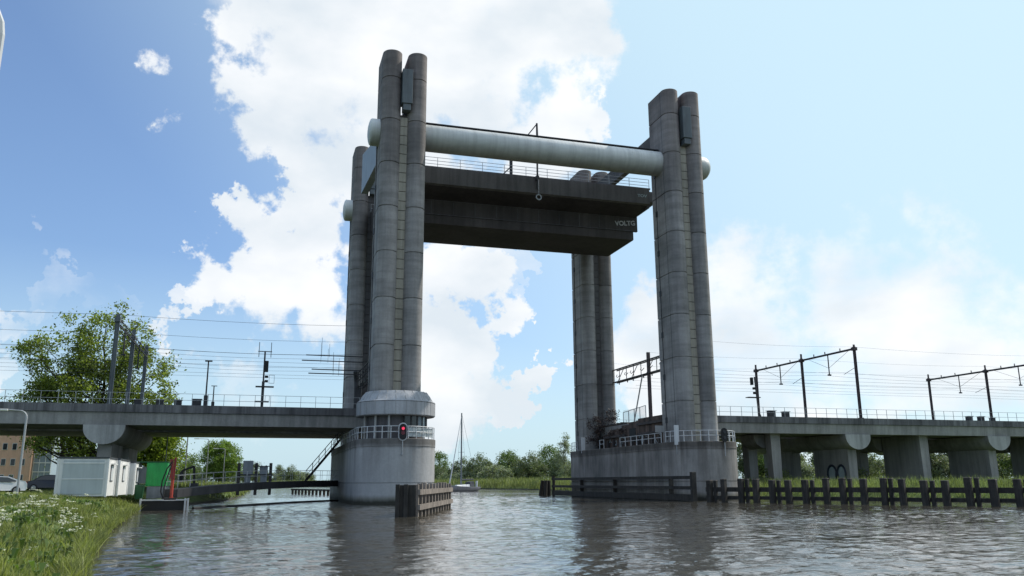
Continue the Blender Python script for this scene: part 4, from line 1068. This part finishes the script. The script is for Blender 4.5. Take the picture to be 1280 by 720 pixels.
MB().box(-9.15,-7.35,76.5,76.6,.79,.9).box(-6.4,-5.5,76.5,76.6,.79,.9).box(-9.1,-5.6,76.6,79.0,.78,.82).build('deck_edge', M['sign_w'], pt)
for x in (-9.17,-5.72,-5.5): MB().box(x,x+.13,76.42,76.56,-.1,.98).build('edge_post', M['sign_w'], pt)
ck = thing('loader_crane', 'folded orange red loader crane standing on the pontoon', 'crane', (-7.1,77.9,.85))
MB().tube((-6.9,77.9,.82),(-6.9,77.9,2.6),.13,n=10).box(-7.1,-6.7,77.7,78.1,.82,1.0).build('column', M['red'], ck)
MB().bar((-6.9,77.8,2.5),(-7.1,77.8,4.2),.24).bar((-6.84,77.9,2.6),(-6.8,77.9,4.35),.16).build('boom', M['dred'], ck)
MB().tube((-7.12,77.7,2.5),(-7.0,77.7,3.7),.05,n=8).build('cylinder', M['red'], ck)
MB().path([(-7.0,77.7,4.0),(-7.4,77.7,3.4),(-7.7,77.7,2.4),(-7.75,77.7,1.5),(-7.5,77.7,.9)],.06,6).path([(-7.05,77.6,3.7),(-7.3,77.6,2.8),(-7.5,77.6,1.8),(-7.45,77.6,.85)],.05,6).build('hose', M['black'], ck)
MB().box(-7.6,-6.4,77.3,77.8,.83,.98).build('coil_tray', M['black'], ck)
ex = thing('grab_arm', 'black folded excavator arm with grab on the bank beyond the footbridge', 'excavator arm', (-7.0,100,2.2))
MB().bar((-6.6,100,2.0),(-6.75,100,4.0),.24).bar((-6.75,100,4.0),(-7.9,100,3.55),.22).build('boom', M['black'], ex)
MB().rings([[(-8.15,99.8,2.3),(-7.85,99.8,2.3),(-7.85,100.2,2.3),(-8.15,100.2,2.3)],[(-8.3,99.7,3.0),(-7.8,99.7,3.0),(-7.8,100.3,3.0),(-8.3,100.3,3.0)],[(-8.0,99.9,3.6),(-7.8,99.9,3.6),(-7.8,100.1,3.6),(-8.0,100.1,3.6)]]).build('grab', M['black'], ex)
MB().box(-7.1,-6.2,99.6,100.6,1.6,2.2).build('base', M['steel_dark'], ex)

# ------------------------------------------------------------------ street lamps
def lamp(label, base, h, arm, r=.08, mat='galv', curve=.9, group='street lamps on the left bank'):
    x, y, z = base; t = thing('street_lamp', label, 'street lamp', base, group)
    s = 1 if arm > 0 else -1
    pts = [(x,y,z),(x,y,z+h*.5),(x,y,z+h-curve)] + [(x+s*curve*(1-cos(a)), y, z+h-curve+curve*sin(a)) for a in [pi/2*i/6 for i in range(1,7)]] + [(x+arm,y,z+h+.04)]
    MB().path(pts, r, 8, r*.55).build('pole', M[mat], t)
    MB().box(min(x+arm,x+arm+s*.75),max(x+arm,x+arm+s*.75),y-.12,y+.12,z+h-.03,z+h+.09).build('lamp_head', M['cabin_w'], t, bevel=.03)
    return t
lamp('slender grey street lamp in front of the orange building', (-14.3,60,1.4), 5.35, -1.1, .075, curve=.45)
lamp('nearest street lamp cut by the top left corner of the photo', (-3.15,10.0,.9), 6.95, -1.2, .055, 'rail_white', .6)
lamp('tall plain lamp post behind the grab arm', (-9.95,130,2.2), 7.6, -.5, .09, 'galv', .3)
lamp('curved arm street lamp left of the round maple', (-7.6,140,2.2), 6.7, -1.4, .07, 'galv', .3)
lamp('lower street lamp just in front of the round maple', (-5.1,140,2.2), 5.2, -1.0, .07, 'galv', .2)
lamp('thin pale lamp post in front of the bright willow', (-10.9,112,2.1), 8.2, -.4, .06, 'rail_white', .2)

# ------------------------------------------------------------------ building
bl = thing('office_building', 'orange office block with small square windows and glazed stair tower', 'building', (-50,165,2))
MB().box(-75,-36.6,160,178,1.5,11.3).build('wall', M['orange'], bl)
for r_, z in enumerate((2.6,5.2,7.75)):
    for k in range(14):
        x = -37.4-1.42*k-.9
        w = MB().box(x,x+.75,159.93,159.99,z,z+1.15).build('window', M['cabin_w'], bl); MB().box(x+.07,x+.68,159.9,159.93,z+.07,z+1.08).build('pane', M['glass'], w)
MB().box(-75.2,-36.5,159.8,178.2,11.3,11.6).build('roof', M['cabin_trim'], bl)
MB().box(-36.58,-33.8,161,170,1.5,10.8).build('stair_tower_glazing', M['glass_lt'], bl)
m = MB()
for z in (2.2,4.1,5.6,7.1,8.6,10.2): m.box(-36.55,-33.7,160.9,160.99,z,z+.18)
for x in (-36.5,-35.6,-34.7,-33.85): m.box(x,x+.1,160.88,160.98,1.6,10.8)
m.build('mullion', M['cabin_w'], bl)
hg = MB(); rng = random.Random(15); leaf_cloud(hg, [(-50+3*i,156,2.1,2,1,.8) for i in range(9)], 90, 26, .8, .14, rng)
tag(hg.build('clipped_hedge', M['leaf_c']), 'low dark hedge at the foot of the orange building', 'hedge')

# ------------------------------------------------------------------ cars
def car(label, loc, rot, body, glassm='glass'):
    t = thing('parked_car', label, 'car', (0,0,0))
    W2 = .88
    prof = [(-2.1,.32),(-2.15,.62),(-2.0,.86),(-1.35,.98),(-.75,1.38),(-.1,1.47),(.7,1.44),(1.45,1.16),(1.95,1.05),(2.1,.85),(2.12,.45),(2.02,.3)]
    m = MB(); rg = []
    for w, s, zz in ((-W2,.93,0),(-W2*1.0,1,0),(W2*1.0,1,0),(W2,.93,0)): pass
    def sec(w, k): return [(x*k, w*(1-.22*max(0,(z-.95)/.5)), z) for x, z in prof]
    rg = [sec(-W2*.97,.97), sec(-W2,1), sec(W2,1), sec(W2*.97,.97)]
    m.rings(rg); b = m.build('body', M[body], t, smooth=40, bevel=.06)
    gl = MB()
    for s in (-1, 1):
        y = lambda z: s*(W2*(1-.22*max(0,(z-.95)/.5))+.012)
        q = [(-1.2,1.0),(-.72,1.32),(-.05,1.40),(.65,1.37),(1.3,1.1),(1.25,1.0)]
        gl.add([(x, y(z), z) for x, z in q], [tuple(range(6))])
    gl.add([(1.5,-.62,1.15),(1.5,.62,1.15),(.76,.58,1.44),(.76,-.58,1.44)],[(0,1,2,3)]); gl.add([(-1.36,-.66,1.01),(-1.36,.66,1.01),(-.78,.58,1.39),(-.78,-.58,1.39)],[(0,1,2,3)])
    gl.build('window', M[glassm], t)
    for x in (-1.3,1.32):
        for s in (-1, 1):
            w = MB().tube((x,s*.70,.32),(x,s*.90,.32),.32,n=20).build('wheel', M['tyre'], t); MB().tube((x,s*.9,.32),(x,s*.915,.32),.2,n=16).build('rim', M['rim'], w)
    for s in (-1, 1):
        MB().box(-2.15,-2.02,s*.5-.2,s*.5+.2,.66,.8).build('headlight', M['sign_w'], t); MB().box(2.0,2.14,s*.55-.18,s*.55+.18,.8,.98).build('tail_light', M['dred'], t)
    t.location = loc; t.rotation_euler = (0,0,rot); return t
car('white hatchback parked behind the grass at the left photo edge', (-20.6,79.5,1.38), radians(28), 'white')
car('dark estate car parked left of the nearest site cabin', (-18.3,88,1.55), radians(8), 'carblack')

# ------------------------------------------------------------------ sailing boat
sb = thing('sailing_boat', 'sailing yacht with tall bare mast and furled foresail leaving the bridge', 'boat', (0,0,0))
def hull_sec(x, w, zt, zb): return [(x, w*cos(a), (zb+(zt-zb)*(1+sin(a))) if sin(a) < 0 else zt) for a in [pi+pi*i/10 for i in range(11)]]
sec = []
for x, w, zt, zb in ((-5.0,1.1,1.0,.1),(-3.8,1.45,1.0,-.2),(-1,1.65,1.05,-.4),(1.8,1.45,1.15,-.35),(3.8,.8,1.3,-.1),(5.2,.08,1.45,.6)): sec.append(hull_sec(x, w, zt, zb))
m = MB(); m.rings(sec); m.build('hull', M['hull'], sb, smooth=40)
m = MB(); m.rings([[(-1.5,-.9,1.05),(-1.5,.9,1.05),(-1.5,.7,1.6),(-1.5,-.7,1.6)],[(2.8,-.5,1.15),(2.8,.5,1.15),(2.5,.35,1.45),(2.5,-.35,1.45)]]); m.build('coachroof', M['white'], sb)
m = MB(); m.rings([[(-2.9,-1.0,1.1),(-2.9,1.0,1.1),(-2.9,.8,2.3),(-2.9,-.8,2.3)],[(-1.4,-1.0,1.1),(-1.4,1.0,1.1),(-1.6,.7,2.1),(-1.6,-.7,2.1)]]); m.build('sprayhood', M['canvas'], sb)
MB().tube((.8,0,1.2),(.8,0,18.2),.2,.15,n=8).build('mast', M['grey_m'], sb)
MB().tube((.7,0,2.6),(-3.6,0,2.7),.22,.16,n=8).build('boom', M['canvas'], sb)
MB().tube((4.9,0,1.6),(3.9,0,5.2),.16,.14,n=8).tube((3.9,0,5.2),(.85,0,17.5),.12,.04,n=8).build('furled_sail', M['sign_w'], sb)
m = MB(); m.tube((-4.9,0,1.2),(.75,0,18),.025,n=4)
for s in (-1, 1): m.tube((.6,1.5*s,1.1),(.8,.9*s,9),.02,n=4); m.tube((.8,.9*s,9),(.8,0,18),.02,n=4)
m.tube((.8,-.9,9),(.8,.9,9),.04,n=5); m.build('rigging', M['cable'], sb)
m = MB()
for x, w in ((-4.8,1.0),(-3.4,1.4),(-1.8,1.5),(0,1.6),(1.8,1.4),(3.5,.9)):
    for s in (-1, 1): m.tube((x,w*s,1.1),(x,w*s,1.75),.02,n=4)
m.build('guard_rail', M['galv'], sb)
MB().box(-5.3,-5.1,-.6,-.1,.9,2.4).build('ensign', M['white'], sb)
sb.location = (46.6,196,0); sb.rotation_euler = (0,0,radians(215))
S.view_settings.view_transform = 'Standard'; S.view_settings.look = 'None'; S.view_settings.exposure = 0; S.view_settings.gamma = 1
S.render.engine = 'CYCLES'
